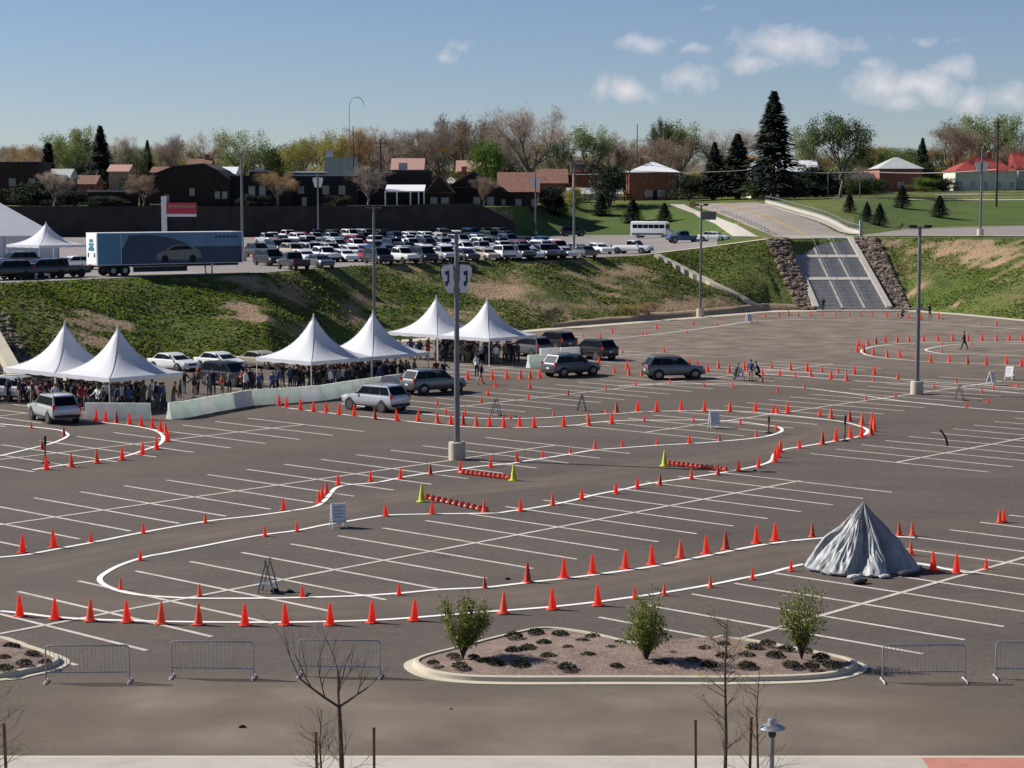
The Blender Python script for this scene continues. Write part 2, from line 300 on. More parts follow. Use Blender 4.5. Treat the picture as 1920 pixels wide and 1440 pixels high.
BARE = [(190, .45, 75, .16, 1), (470, .62, 60, .22, 1), (560, .25, 60, .15, .7), (90, .8, 50, .12, .6), (665, .35, 40, .2, .8), (960, .62, 60, .16, .9), (1150, .72, 70, .2, 1), (1110, .30, 60, .14, 1), (1240, .12, 90, .12, 1), (860, .3, 50, .14, .6),
        (1800, .86, 95, .15, 1), (1860, .70, 70, .13, .8), (1715, .45, 30, .25, .8), (1900, .45, 60, .1, .5), (330, .9, 60, .1, .8), (1400, .12, 60, .12, 1), (760, .92, 90, .07, .8), (1010, .96, 60, .06, .8)]
def bareness(px, t, p):
    g = max(a * math.exp(-((px - x + (t - y) * 90) / (w_ * 1.5)) ** 2 - ((t - y) / (h_ * 1.5)) ** 2) for x, y, w_, h_, a in BARE)
    q = Vector((p.x * .8 + p.y * .5, p.y * .8 - p.x * .5, p.z * .3)); v = g * .62 + noise.noise(Vector((q.x * .07, q.y * .22, 0))) * .55 + noise.noise(Vector((q.x * .25, q.y * .6, 3))) * .42 + noise.noise(Vector((q.x * .9, q.y * 1.5, 5))) * .2
    return max(0.0, min(1.0, (v - .28) / .46))
mb = MB()
cols = []; px = -1500
while px < 3601:
    cols.append(px); px += (4 if 1420 <= px < 1720 else 5) if -60 < px < 1990 else 60
rows_sub = [36, 12, 12, 5, 6, 5, 6]
grid = []; bare = []
for px in cols:
    nd_ = nodes_at(px); line = []
    line.append(at(px, nd_[0][0] - 3, -.35)); bare.append(.3)
    for k, (a, b) in enumerate(zip(nd_, nd_[1:])):
        for j in range(rows_sub[k]):
            t = j / rows_sub[k]; D = a[0] + (b[0] - a[0]) * t; z = a[1] + (b[1] - a[1]) * t
            p = at(px, D, z)
            if k == 0 and j > 0:
                z += math.sin(t * PI) * (noise.noise(p * .09) * .7 + noise.noise(p * .35) * .22)
                lf, rg_ = lerp(1536, 1479, t) - 6, lerp(1662, 1588, t) + 6
                if lf - 60 < px < rg_ + 60: z = p.z + (z - p.z) * .25
                if lf < px < rg_: z = p.z - 1.1 * min(1, (1 - t) * 6)
            elif k >= 3: z += noise.noise(p * .02) * .3
            p.z = z; line.append(p); bare.append(bareness(px, t, p) if k == 0 else 0.0)
    line.append(at(px, nd_[-1][0], nd_[-1][1])); bare.append(0.0); grid.append(line)
nr = len(grid[0]); vs = [p for l in grid for p in l]; fs = []
for i in range(len(cols) - 1):
    for j in range(nr - 1):
        a = i * nr + j; fs.append((a, a + nr, a + nr + 1, a + 1))
mb.add(vs, fs); go = tag(mb.build('ground', 'grass', smooth=60), kind='structure')
at_ = go.data.attributes.new('bare', 'FLOAT', 'POINT'); at_.data.foreach_set('value', bare)
t = M['grass'].node_tree; b_ = t.nodes["Principled BSDF"]; src = b_.inputs["Base Color"].links[0].from_socket
an = t.nodes.new("ShaderNodeAttribute"); an.attribute_name = 'bare'; tn = t.nodes.new("ShaderNodeTexCoord"); mp = t.nodes.new("ShaderNodeMapping"); mp.inputs["Rotation"].default_value = (0, 0, .5); mp.inputs["Scale"].default_value = (1.6, .5, 1); t.links.new(tn.outputs["Object"], mp.inputs[0])
n1 = t.nodes.new("ShaderNodeTexNoise"); n1.inputs["Scale"].default_value = .38; n1.inputs["Detail"].default_value = 7; n1.inputs["Roughness"].default_value = .65; t.links.new(mp.outputs[0], n1.inputs["Vector"])
ad = t.nodes.new("ShaderNodeMath"); ad.operation = 'ADD'; t.links.new(an.outputs["Fac"], ad.inputs[0]); t.links.new(n1.outputs["Fac"], ad.inputs[1])
mr = t.nodes.new("ShaderNodeMapRange"); mr.inputs[1].default_value = .62; mr.inputs[2].default_value = 1.35; t.links.new(ad.outputs[0], mr.inputs[0])
xm = t.nodes.new("ShaderNodeMix"); xm.data_type = 'RGBA'; t.links.new(mr.outputs[0], xm.inputs[0]); t.links.new(src, xm.inputs[6]); xm.inputs[7].default_value = (.36, .245, .15, 1); t.links.new(xm.outputs[2], b_.inputs["Base Color"])
# parking lot plane
mb = MB(); mb.add([(-900 + 20 * i, -300 + 20 * j, -.008) for i in range(91) for j in range(31)], [(i * 31 + j, (i + 1) * 31 + j, (i + 1) * 31 + j + 1, i * 31 + j + 1) for i in range(90) for j in range(30)])
tag(mb.build('parking_lot', 'asphalt'), kind='structure')
# draped sheets on the upper terrain
def sheet(name, corners_fn, m, lift=.05, nu=30, nv=30, thick=False):
    mb = MB(); g = []
    for i in range(nu + 1):
        for j in range(nv + 1):
            p = corners_fn(i / nu, j / nv); g.append((p[0], p[1], p[2] + lift))
    mb.add(g, [(i * (nv + 1) + j, (i + 1) * (nv + 1) + j, (i + 1) * (nv + 1) + j + 1, i * (nv + 1) + j + 1) for i in range(nu) for j in range(nv)])
    return tag(mb.build(name, m, smooth=60), kind='structure')
def lerp(a, b, t): return a + (b - a) * t
def uplot(u, v):
    px = lerp(-1400, 1345, u); nd_ = nodes_at(px)
    right = 0 if px < 1290 else (px - 1290) / 55
    D = lerp(nd_[1][0] + .6, min(nd_[2][0] - .3, 364.6 if px < 950 else 999) - right * 10, v); return at(px, D, tzp(px, D))
sheet('upper_parking_lot', uplot, 'asphalt_upper', .06, 120, 6)
def strip_between(la, lb, name, m, lift, nu=40, nv=6, kind='structure'):
    """la, lb: lists of pixel points (px, D) on the upper ground"""
    def ev(L, t):
        s = t * (len(L) - 1); i = min(int(s), len(L) - 2); f = s - i
        return lerp(L[i][0], L[i + 1][0], f), lerp(L[i][1], L[i + 1][1], f)
    def fn(u, v):
        a, b = ev(la, u), ev(lb, u); A = at(a[0], a[1], tzp(*a)); B = at(b[0], b[1], tzp(*b)); p = A.lerp(B, v)
        return (p.x, p.y, tz(p.x, p.y))
    return sheet(name, fn, m, lift, nu, nv)
def pd(px, y):
    p = gy(px, y); return (px, p.y)
# road climbing the hill, its pavement and verges
strip_between([pd(1292, 381), pd(1340, 398), pd(1400, 424), pd(1455, 446)], [pd(1418, 380), pd(1470, 396), pd(1530, 417), pd(1592, 442)], 'road', 'road', .10)
strip_between([pd(1255, 384), pd(1300, 401), pd(1340, 420), pd(1375, 444)], [pd(1282, 384), pd(1330, 402), pd(1378, 421), pd(1425, 445)], 'pavement', 'concrete', .12, 30, 3)
strip_between([pd(1424, 384), pd(1480, 400), pd(1540, 419), pd(1596, 440)], [pd(1434, 384), pd(1492, 400), pd(1556, 419), pd(1612, 440)], 'footpath', 'concrete', .14, 30, 2)
strip_between([(1205, 250.3), (1310, 261.0), (1440, 265), (1600, 270)], [(1215, 253.5), (1310, 264.4), (1440, 268.5), (1600, 273)], 'pavement', 'concrete_warm', .13, 40, 2)
strip_between([(1605, 283), (1700, 281), (1920, 277), (2600, 265)], [(1640, 291), (1700, 318), (1920, 345), (2600, 350)], 'road', 'asphalt_upper', .08, 40, 6)
strip_between([(1600, 277), (1700, 276), (1920, 272), (2600, 262)], [(1600, 279), (1700, 278.5), (1920, 275.5), (2600, 265)], 'kerb', 'concrete', .16, 40, 2)
strip_between([(1700, 421), (1780, 424), (1920, 424), (2600, 420)], [(1700, 432), (1780, 444), (1920, 446), (2600, 446)], 'road', 'road', .10, 40, 4)
strip_between([(1560, 404), (1640, 410), (1760, 416), (2600, 414)], [(1560, 406), (1640, 412), (1760, 418), (2600, 417)], 'kerb', 'concrete', .14, 40, 2)
# double yellow centre line on the climbing road
mb = MB()
for dx in (-.14, .14):
    la = [pd(1352, 381), pd(1405, 397), pd(1465, 420), pd(1520, 444)]; P = []
    for i in range(31):
        s = i / 30 * 3; k = min(int(s), 2); f = s - k; a = lerp(la[k][0], la[k + 1][0], f); d = lerp(la[k][1], la[k + 1][1], f); q = at(a, d, tzp(a, d)); P.append(Vector((q.x, q.y, tz(q.x, q.y) + .13)))
    for a, b in zip(P, P[1:]): mb.add([a + Vector((dx - .07, 0, 0)), a + Vector((dx + .07, 0, 0)), b + Vector((dx + .07, 0, 0)), b + Vector((dx - .07, 0, 0))], [(0, 1, 2, 3)])
mat('paint_yellow', (.62, .42, .06), .8, noise_amt=.3); tag(mb.build('road_marking', 'paint_yellow'), kind='structure')
# greener mown lawns
def lawn1(u, v):
    px = lerp(955, 1375, u); nd_ = nodes_at(px); lo = nd_[2][0] + .2 if px < 1290 else lerp(nd_[2][0], 330, min(1, (px - 1290) / 60))
    D = lerp(lo, nd_[3][0], v); return at(px, D, tzp(px, D))
sheet('lawn', lawn1, 'lawn', .05, 60, 14)
def lawn2(u, v):
    px = lerp(1602, 2600, u ** 1.5); nd_ = nodes_at(px); D = lerp(nd_[2][0] - 8 if px > 1690 else 300, nd_[3][0] + 1, v); return at(px, D, tzp(px, D))
sheet('lawn', lawn2, 'lawn', .05, 60, 20)
# concrete gutter and kerb along the foot of the bank
def foot(u, v):
    px = lerp(-100, 2300, u); D0 = nodes_at(px)[0][0]; return at(px, D0 - 3.4 + v * 3.3, 0)
sheet('gutter', foot, 'concrete_warm', .02, 120, 2)
def verge(u, v):
    px = lerp(1030, 1520, u); D0 = nodes_at(px)[0][0]; wdt = 2.4 * math.sin(u * PI) ** .5 + .6 * noise.noise(Vector((px * .02, 0, 0)))
    D = D0 - .1 + v * max(.5, wdt); z = tzp(px, D); return at(px, D, z + .18 * math.sin(v * PI) + (.12 if 0 < v < 1 else -.05))
sheet('bare_earth', verge, 'dirt', .03, 80, 5)

# ---------------------------------------------------------------- stall markings (regular lattice)
e1 = Vector((math.cos(TH), math.sin(TH), 0)); e2 = Vector((math.sin(TH), -math.cos(TH), 0)); SW, SLN = 2.635, 10.97
O1 = Vector((-12.64, 76.13, 0)); PITCH = 18.45
def quadline(mb, a, b, wd, z=.004):
    d = (b - a).normalized(); n = Vector((-d.y, d.x, 0)) * wd / 2
    mb.add([(p.x, p.y, z) for p in (a - n, b - n, b + n, a + n)], [(0, 1, 2, 3)])
mb = MB(); mc = MB()
def D0at(p): return nodes_at(pxof(p.x, max(p.y, 20), 0))[0][0]
for k, segs in {1: [(1.07, 15.07)], 0: [(-5, 13.1), (16.6, 33.6)], -1: [(-2.95, 14.05), (17.2, 34.2)], -2: [(-6, 13.0), (17.6, 36)], -3: [(-6, 13), (17.6, 36)], -4: [(10, 22), (24, 40)], -5: [(14, 26)]}.items():
    for (a0, a1) in segs:
        n = int(a1 - a0); cl0 = None
        for i in range(n + 1):
            s = O1 + e1 * (a0 + i) * SW + e2 * (k * PITCH); e = s + e2 * SLN
            if k == -2 and i + a0 < 4: continue
            if s.y > D0at(s) - 6 or e.y < 40: continue
            quadline(mb, s, e, .185)
        s = O1 + e1 * a0 * SW + e2 * (k * PITCH + SLN / 2); e = s + e1 * (a1 - a0) * SW
        while e.y > D0at(e) - 6 and (e - s).length > 2: e -= e1
        if (e - s).length > 4: quadline(mb, s, e, .20, .008)
tag(mb.build('parking_markings', 'paint_line'), kind='structure')
# painted edge lines of the driving course
CL = [
 [(0,1045),(50,1040),(115,1028),(180,1016),(270,998),(385,978),(480,967),(545,958),(590,950),(607,940),(618,928),(630,915),(655,909),(705,905),(755,895),(805,887),(860,880),(905,874),(960,869),(989,864),(1035,857),(1072,851),(1115,844),(1167,840),(1235,835),(1310,831),(1372,826),(1420,821),(1450,815),(1466,808),(1460,801),(1433,797),(1397,792),(1340,788),(1222,788),(1160,789),(1108,793),(1080,797),(1007,801),(940,802),(883,801),(800,794),(740,787),(640,777),(530,764)],
 [(640,757),(720,767),(800,777),(867,783),(920,785),(1007,784),(1120,777),(1167,775),(1213,772),(1330,770),(1400,772),(1433,775),(1507,782),(1573,790),(1608,798),(1626,806),(1622,814),(1600,821),(1548,830),(1507,837),(1470,843),(1452,852),(1447,863),(1430,871),(1385,881),(1350,887),(1285,897),(1210,908),(1172,917),(1115,928),(1067,940),(1010,951),(960,958),(930,962),(880,963),(805,964),(730,966),(692,971),(655,977),(605,985),(555,995),(480,1005),(375,1025),(312,1037),(270,1045),(225,1060),(197,1075),(187,1085),(193,1095),(217,1106),(250,1114),(300,1119),(375,1122),(480,1122),(630,1119),(730,1114),(822,1106),(905,1102),(960,1096),(1002,1091),(1067,1084),(1150,1073),(1230,1061),(1335,1040),(1440,1020),(1540,1009),(1600,1006),(1660,1006),(1715,1008)],
 [(0,1146),(50,1151),(100,1157),(180,1162),(250,1164),(330,1166),(480,1167),(600,1166),(720,1162),(830,1154),(900,1148),(960,1144),(1035,1138),(1110,1130),(1185,1120),(1260,1109),(1335,1096),(1385,1086),(1440,1075),(1477,1065),(1517,1057),(1600,1052),(1717,1056),(1772,1067),(1815,1075)],
 [(62,881),(125,871),(187,863),(237,855),(270,844),(298,834),(306,822),(300,812),(282,805),(237,797),(162,790),(60,784)],
 [(0,855),(50,843),(95,832),(124,820),(124,812),(100,805),(0,795)],
 [(1160,724),(1213,721),(1330,720),(1400,721),(1500,727),(1600,739),(1660,748),(1717,755),(1817,765),(1920,773)],
 [(1380,690),(1440,693),(1540,700),(1640,706),(1700,712),(1760,717),(1840,722),(1920,729)],
 [(1400,700),(1500,706),(1600,714),(1700,720),(1800,727),(1920,738)],
 [(1920,668),(1830,664),(1775,664),(1742,659),(1737,655),(1760,650),(1800,646),(1920,645)],
 [(1920,641),(1800,642),(1700,644),(1650,648),(1620,655),(1616,661),(1640,669),(1720,677),(1800,681),(1920,686)],
 [(1060,640),(1200,630),(1340,613),(1430,601),(1600,600),(1750,606),(1920,618)]]
mb = MB()
def smoothline(P, n=6):
    P = [bp(*p) for p in P]; out = []
    for i in range(len(P) - 1):
        p0 = P[max(i - 1, 0)]; p1 = P[i]; p2 = P[i + 1]; p3 = P[min(i + 2, len(P) - 1)]
        for k in range(n):
            t = k / n; out.append(.5 * ((2 * p1) + (p2 - p0) * t + (2 * p0 - 5 * p1 + 4 * p2 - p3) * t * t + (3 * p1 - p0 - 3 * p2 + p3) * t ** 3))
    out.append(P[-1]); return out
for li, L in enumerate(CL):
    S = smoothline(L); wd = .22 if li < 5 else .20; vs = []
    for i, p in enumerate(S):
        d = (S[min(i + 1, len(S) - 1)] - S[max(i - 1, 0)]).normalized(); n = Vector((-d.y, d.x, 0)) * wd / 2
        vs += [(p.x - n.x, p.y - n.y, .012 + li * .0005), (p.x + n.x, p.y + n.y, .012 + li * .0005)]
    mb.add(vs, [(2 * i, 2 * i + 1, 2 * i + 3, 2 * i + 2) for i in range(len(S) - 1)])
tag(mb.build('course_lines', 'paint_fresh'), kind='structure')

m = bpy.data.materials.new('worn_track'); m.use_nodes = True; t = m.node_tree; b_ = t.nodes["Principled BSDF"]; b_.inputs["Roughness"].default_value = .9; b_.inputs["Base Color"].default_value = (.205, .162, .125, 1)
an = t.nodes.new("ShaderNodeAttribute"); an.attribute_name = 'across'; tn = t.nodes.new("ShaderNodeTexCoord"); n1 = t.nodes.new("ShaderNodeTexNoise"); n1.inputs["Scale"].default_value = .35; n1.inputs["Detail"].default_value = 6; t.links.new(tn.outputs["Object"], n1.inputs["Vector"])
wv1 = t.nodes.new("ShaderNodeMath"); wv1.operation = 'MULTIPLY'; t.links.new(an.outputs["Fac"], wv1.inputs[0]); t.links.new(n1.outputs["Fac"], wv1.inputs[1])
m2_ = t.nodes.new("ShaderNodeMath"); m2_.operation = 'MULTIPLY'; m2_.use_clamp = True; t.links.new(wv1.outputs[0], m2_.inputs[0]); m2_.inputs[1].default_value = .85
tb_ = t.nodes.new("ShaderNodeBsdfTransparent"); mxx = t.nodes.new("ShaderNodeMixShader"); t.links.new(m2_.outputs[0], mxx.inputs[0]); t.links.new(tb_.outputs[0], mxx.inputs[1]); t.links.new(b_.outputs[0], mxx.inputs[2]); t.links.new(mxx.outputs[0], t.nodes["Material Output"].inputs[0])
M['worn_track'] = m  # shared by real track wear and the painted brightening of the far lot
mb = MB(); acr = []; WT = [.8, .8, 1.9, 1.9, .8]
for ti, (L, W_) in enumerate([([(-60, 1090), (60, 1062), (180, 1040), (300, 1015), (480, 985), (620, 958), (750, 932), (900, 918), (1050, 900), (1200, 875), (1330, 862), (1430, 846), (1530, 818), (1560, 803), (1500, 793), (1380, 783), (1230, 781), (1100, 787), (940, 794), (780, 782), (640, 768)], 4.2),
     ([(-60, 1118), (80, 1128), (200, 1138), (400, 1146), (560, 1144), (730, 1138), (900, 1124), (1060, 1108), (1220, 1082), (1380, 1052), (1500, 1034), (1620, 1030), (1800, 1050), (1960, 1080)], 4.6),
     ([(-80, 1330), (400, 1325), (900, 1335), (1400, 1328), (2000, 1330)], 8.5), ([(-80, 1388), (500, 1378), (1000, 1390), (1500, 1380), (2000, 1386)], 6.5), ([(0, 905), (250, 880), (480, 845), (700, 812), (900, 790)], 6)]):
    S = smoothline(L, 8); NV = 9; vs = []
    for i, p in enumerate(S):
        d = (S[min(i + 1, len(S) - 1)] - S[max(i - 1, 0)]).normalized(); n = Vector((-d.y, d.x, 0))
        for k in range(NV):
            v = -1 + 2 * k / (NV - 1); q = p + n * v * W_ / 2; vs.append((q.x, q.y, .0012 + ti * .0003)); e_ = min(1, i / 6, (len(S) - 1 - i) / 6)
            acr.append((1 - v * v) * e_ * WT[ti] * (.85 + .5 * (1 if k in (2, 3, 5, 6) and ti < 2 else 0)))
    mb.add(vs, [(i * NV + k, i * NV + k + 1, (i + 1) * NV + k + 1, (i + 1) * NV + k) for i in range(len(S) - 1) for k in range(NV - 1)])
wo = tag(mb.build('worn_tracks', 'worn_track'), kind='structure'); a_ = wo.data.attributes.new('across', 'FLOAT', 'POINT'); a_.data.foreach_set('value', acr)

mb = MB(); acr = []; NI, NJ = 110, 40        # grazing-angle brightening of the far lot, painted as a paler sheet
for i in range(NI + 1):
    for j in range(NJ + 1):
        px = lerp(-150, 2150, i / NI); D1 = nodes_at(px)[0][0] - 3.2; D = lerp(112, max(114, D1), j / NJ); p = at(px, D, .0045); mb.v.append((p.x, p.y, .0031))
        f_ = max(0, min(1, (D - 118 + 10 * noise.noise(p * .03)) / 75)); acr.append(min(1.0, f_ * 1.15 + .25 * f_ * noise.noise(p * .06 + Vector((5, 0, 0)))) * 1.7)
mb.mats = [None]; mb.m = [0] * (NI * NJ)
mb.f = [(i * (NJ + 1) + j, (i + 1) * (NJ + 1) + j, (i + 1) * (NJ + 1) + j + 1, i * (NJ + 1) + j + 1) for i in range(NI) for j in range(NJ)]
wo = tag(mb.build('grazing_brightening', 'worn_track'), kind='structure'); a_ = wo.data.attributes.new('across', 'FLOAT', 'POINT'); a_.data.foreach_set('value', acr)

# ---------------------------------------------------------------- cones
def cone_proto(h, mcone='cone', mbase='cone_base', name='traffic_cone'):
    t = empty(name, (0, 0, 0)); s = h / .71
    b = MB(); q = .19 * s
    b.poly([(q, q * .6), (q * .6, q), (-q * .6, q), (-q, q * .6), (-q, -q * .6), (-q * .6, -q), (q * .6, -q), (q, -q * .6)], 0, .035 * s); b.build('base', mbase, t, 30)
    b = MB(); b.lathe([(.15 * s, .036 * s), (.138 * s, .06 * s), (.035 * s, h - .03 * s), (.028 * s, h - .005), (.012 * s, h)], 14); b.build('body', mcone, t, 40)
    freeze(t); return t
mat('cone_faded', (.95, .19, .10), .55, noise_amt=.25, scale=4, trans=.4)
CPR = {(k_, m_): cone_proto(h_, m_) for k_, h_ in (('b', .75), ('m', .58), ('s', .44)) for m_ in ('cone', 'cone_faded', 'cone_dirty')}
yellow_proto = cone_proto(.85, 'cone_yellow', 'cone_yellow')
used = {}
def put(proto, loc, rz=0, label=None, cat=None, group=None, rot=None, scale=None):
    if proto.name not in used: used[proto.name] = 1; o = proto
    else: o = copy_tree(proto)
    o.location = loc; o.rotation_euler = rot if rot else (0, 0, rz)
    if scale: o.scale = scale
    return tag(o, label, cat, group)
CR = {
 'on the nearest white line of the course': [(37,1157),(103,1162),(169,1166),(238,1168),(302,1171),(372,1173),(459,1174),(535,1173),(619,1173),(697,1169),(776,1165),(944,1152),(1036,1144),(1121,1137),(1190,1124,'s'),(1245,1118,'s'),(1332,1103,'s'),(1411,1088,'s'),(1483,1072,'s')],
 'along the near edge of the long central loop': [(226,1107,'s'),(374,1119,'s'),(567,1121,'s'),(748,1117,'s'),(909,1104,'s'),(989,1093),(1057,1085),(1111,1077),(1172,1068),(1222,1060),(1276,1048),(1324,1040),(1361,1032),(1418,1020),(1453,1015),(1523,1008,'m'),(1580,1004,'m'),(1686,1006,'m'),(1711,1006,'m')],
 'along the far edge of the long central loop': [(263,1052,'s'),(497,1007,'s'),(557,998,'s'),(723,969,'m'),(810,965,'m'),(908,962,'m'),(976,960,'m'),(1036,948,'m'),(1091,938,'m'),(1155,927,'m'),(1195,917,'m'),(1237,911,'m'),(1296,900,'m'),(1346,892,'m'),(1385,884,'m'),(1422,878,'m'),(1453,868),(1459,859),(1463,850),(1499,842,'m'),(1542,835),(1567,828),(1594,823),(1615,821)],
 'on the long diagonal line from the left edge': [(42,1038),(101,1028),(170,1018,'s'),(269,1001,'s'),(385,982,'s'),(531,958,'m'),(598,944,'m'),(604,935,'m'),(612,926,'m'),(634,911,'m'),(695,905,'m'),(751,899,'m'),(807,891,'m'),(863,886,'m'),(920,877,'m'),(970,868,'m'),(1018,859,'s'),(1069,852,'s'),(1115,844,'m'),(1167,838,'s'),(1232,835,'s'),(1292,833,'m'),(1349,829,'s'),(1418,820,'s'),(1455,807,'s')],
 'in the row running right from the pale barrier': [(523,762),(537,766),(563,770),(587,773),(612,775),(636,778),(664,781),(703,788),(744,790),(784,791),(820,795),(845,797),(868,798),(893,801),(918,801),(945,803),(974,802),(1001,803),(1057,801),(1104,800),(1147,796)],
 'round the far side of the central hairpin': [(1156,775),(1195,773),(1231,773),(1277,771),(1321,773),(1368,773),(1416,774),(1449,775,'m'),(1457,776,'m'),(1477,776),(1537,782,'m'),(1558,786),(1593,791),(1616,798),(1635,796),(1638,803),(1639,811),(1633,817)],
 'scattered on the stalls behind the hairpin': [(820,760,'s'),(836,777,'s'),(872,780,'s'),(902,756,'s'),(915,742,'m'),(929,727,'m'),(957,787,'s'),(991,750,'s'),(993,730,'m'),(1038,782,'s'),(1065,742,'s'),(1102,788,'m'),(1136,733,'s'),(1137,777,'s'),(1192,724,'s'),(1208,792,'s'),(1256,721,'s'),(1300,792,'s'),(1320,726,'s'),(1374,729,'s'),(1388,797,'s'),(1441,803,'s'),(1458,737,'s'),(1508,730,'s'),(1623,752,'s'),(1679,745,'s'),(1751,728,'s'),(1793,720,'s'),(1812,766,'s'),(1852,757,'s'),(1841,737,'s'),(1862,733,'s'),(1896,728,'s'),(1908,727,'s')],
 'in the middle row level with the driving cars': [(877,713),(923,713),(902,716,'s'),(950,712),(976,712),(994,712),(1012,710),(1123,685),(1152,700,'m'),(1176,693),(1179,705),(1203,706,'m'),(1272,677,'m'),(1292,684,'m'),(1307,691),(1327,699),(1347,692),(1367,700),(1396,695),(1402,701),(1430,705,'m'),(1430,718,'s'),(1447,692,'m'),(1462,705,'m'),(1482,696),(1491,708,'s'),(1513,697),(1520,708),(1541,699,'m'),(1558,712),(1571,702,'m'),(1587,715),(1602,703),(1639,704),(1637,717,'s'),(1683,712,'m')],
 'around the oval at the right edge of the lot': [(1607,661),(1610,651),(1617,656,'m'),(1620,663),(1627,649),(1642,646),(1637,667),(1660,643),(1682,643),(1663,672),(1687,671),(1704,642),(1717,673),(1732,641),(1758,640),(1786,640),(1815,640),(1841,640),(1868,640),(1892,640),(1916,640),(1745,681),(1780,681),(1814,684),(1849,685),(1887,684),(1915,688),(1767,650,'s'),(1766,663,'s'),(1822,648,'s')],
 'in the far line below the wide stairs': [(1435,596,'m'),(1461,595,'m'),(1478,594),(1497,595,'m'),(1520,594,'m'),(1541,594,'m'),(1567,594,'m'),(1592,594,'m'),(1612,594,'m'),(1635,594,'m'),(1662,596),(1683,596,'m'),(1703,599,'m'),(1727,601),(1760,598),(1767,601,'s'),(1840,611,'s'),(1868,611,'m')],
 'in the sparse line below the grass bank': [(1094,633,'s'),(1125,636,'m'),(1148,625,'m'),(1167,664,'s'),(1204,630,'s'),(1212,629,'s'),(1231,618,'m'),(1245,662,'m'),(1288,627,'s'),(1300,611,'m'),(1345,612,'s'),(1353,602,'s'),(1417,603,'s')],
 'on the turn by the left silver car': [(180,791),(198,793),(218,795),(243,797),(265,801),(286,805),(301,810),(311,817),(314,829),(294,844),(267,854),(229,864),(182,870),(134,877),(87,882),(59,805,'s'),(120,819,'m'),(79,844,'m')],
 'beside the grey covered heap': [(1708,1043,'m'),(1750,1071),(1793,1076),(1849,1068,'s'),(1874,981,'m'),(1882,980,'m')]}
for rn, L in CR.items():
    L = sorted(L, key=lambda a: a[0]); gname = 'orange cones ' + rn
    for i, c in enumerate(L):
        k = c[2] if len(c) > 2 else 'b'; pr = CPR[(k, random.choice(['cone'] * 6 + ['cone_faded', 'cone_faded', 'cone_dirty']))]
        p = bp(c[0], c[1] - 1.5)
        put(pr, p, random.uniform(0, 1.5), '%s orange cone, %s from left %s' % ({'b': 'tall', 'm': 'medium', 's': 'short'}[k], ORD[i], rn), 'traffic cone', gname,
            rot=(random.gauss(0, .022), random.gauss(0, .022), random.uniform(0, 1.5)))
# gates made of cones lying nose to tail
fl = empty('fallen_cone'); s_ = .44 / .71
b = MB(); b.poly([(.13, .08), (.08, .13), (-.08, .13), (-.13, .08), (-.13, -.08), (-.08, -.13), (.08, -.13), (.13, -.08)], 0, .025); b.build('base', 'cone_base', fl, 30)
b = MB(); b.lathe([(.115, .026), (.105, .05), (.07, .20)], 14, 'cone'); b.lathe([(.071, .20), (.05, .30)], 14, 'cone_band', cap=False); b.lathe([(.049, .30), (.022, .44)], 14, 'cone'); b.build('body', 'cone', fl, 40); freeze(fl)
for gi, (A, B, n, y_, nm) in enumerate([((802, 936), (912, 960), 11, (791, 941), 'gate nearest the white board'), ((870, 889), (955, 899), 11, (963, 901), 'gate by the big lamp post'), ((1256, 872), (1362, 884), 13, (1246, 874), 'gate near the hairpin'), ]):
    a = bp(*A); c = bp(*B); d = (c - a); L_ = d.length; ang = math.atan2(d.y, d.x)
    for i in range(n):
        p = a.lerp(c, i / (n - 1)); p.z = .12
        put(fl, p, label='cone lying down, %s from left in the %s' % (ORD[i], nm), cat='traffic cone', group='cones lying end to end as gates', rot=(0, R(-101), ang + random.uniform(-.08, .08)))
    put(yellow_proto, bp(*y_), .3, 'yellow-green cone at the end of the ' + nm, 'traffic cone', 'yellow cones ending the gates')

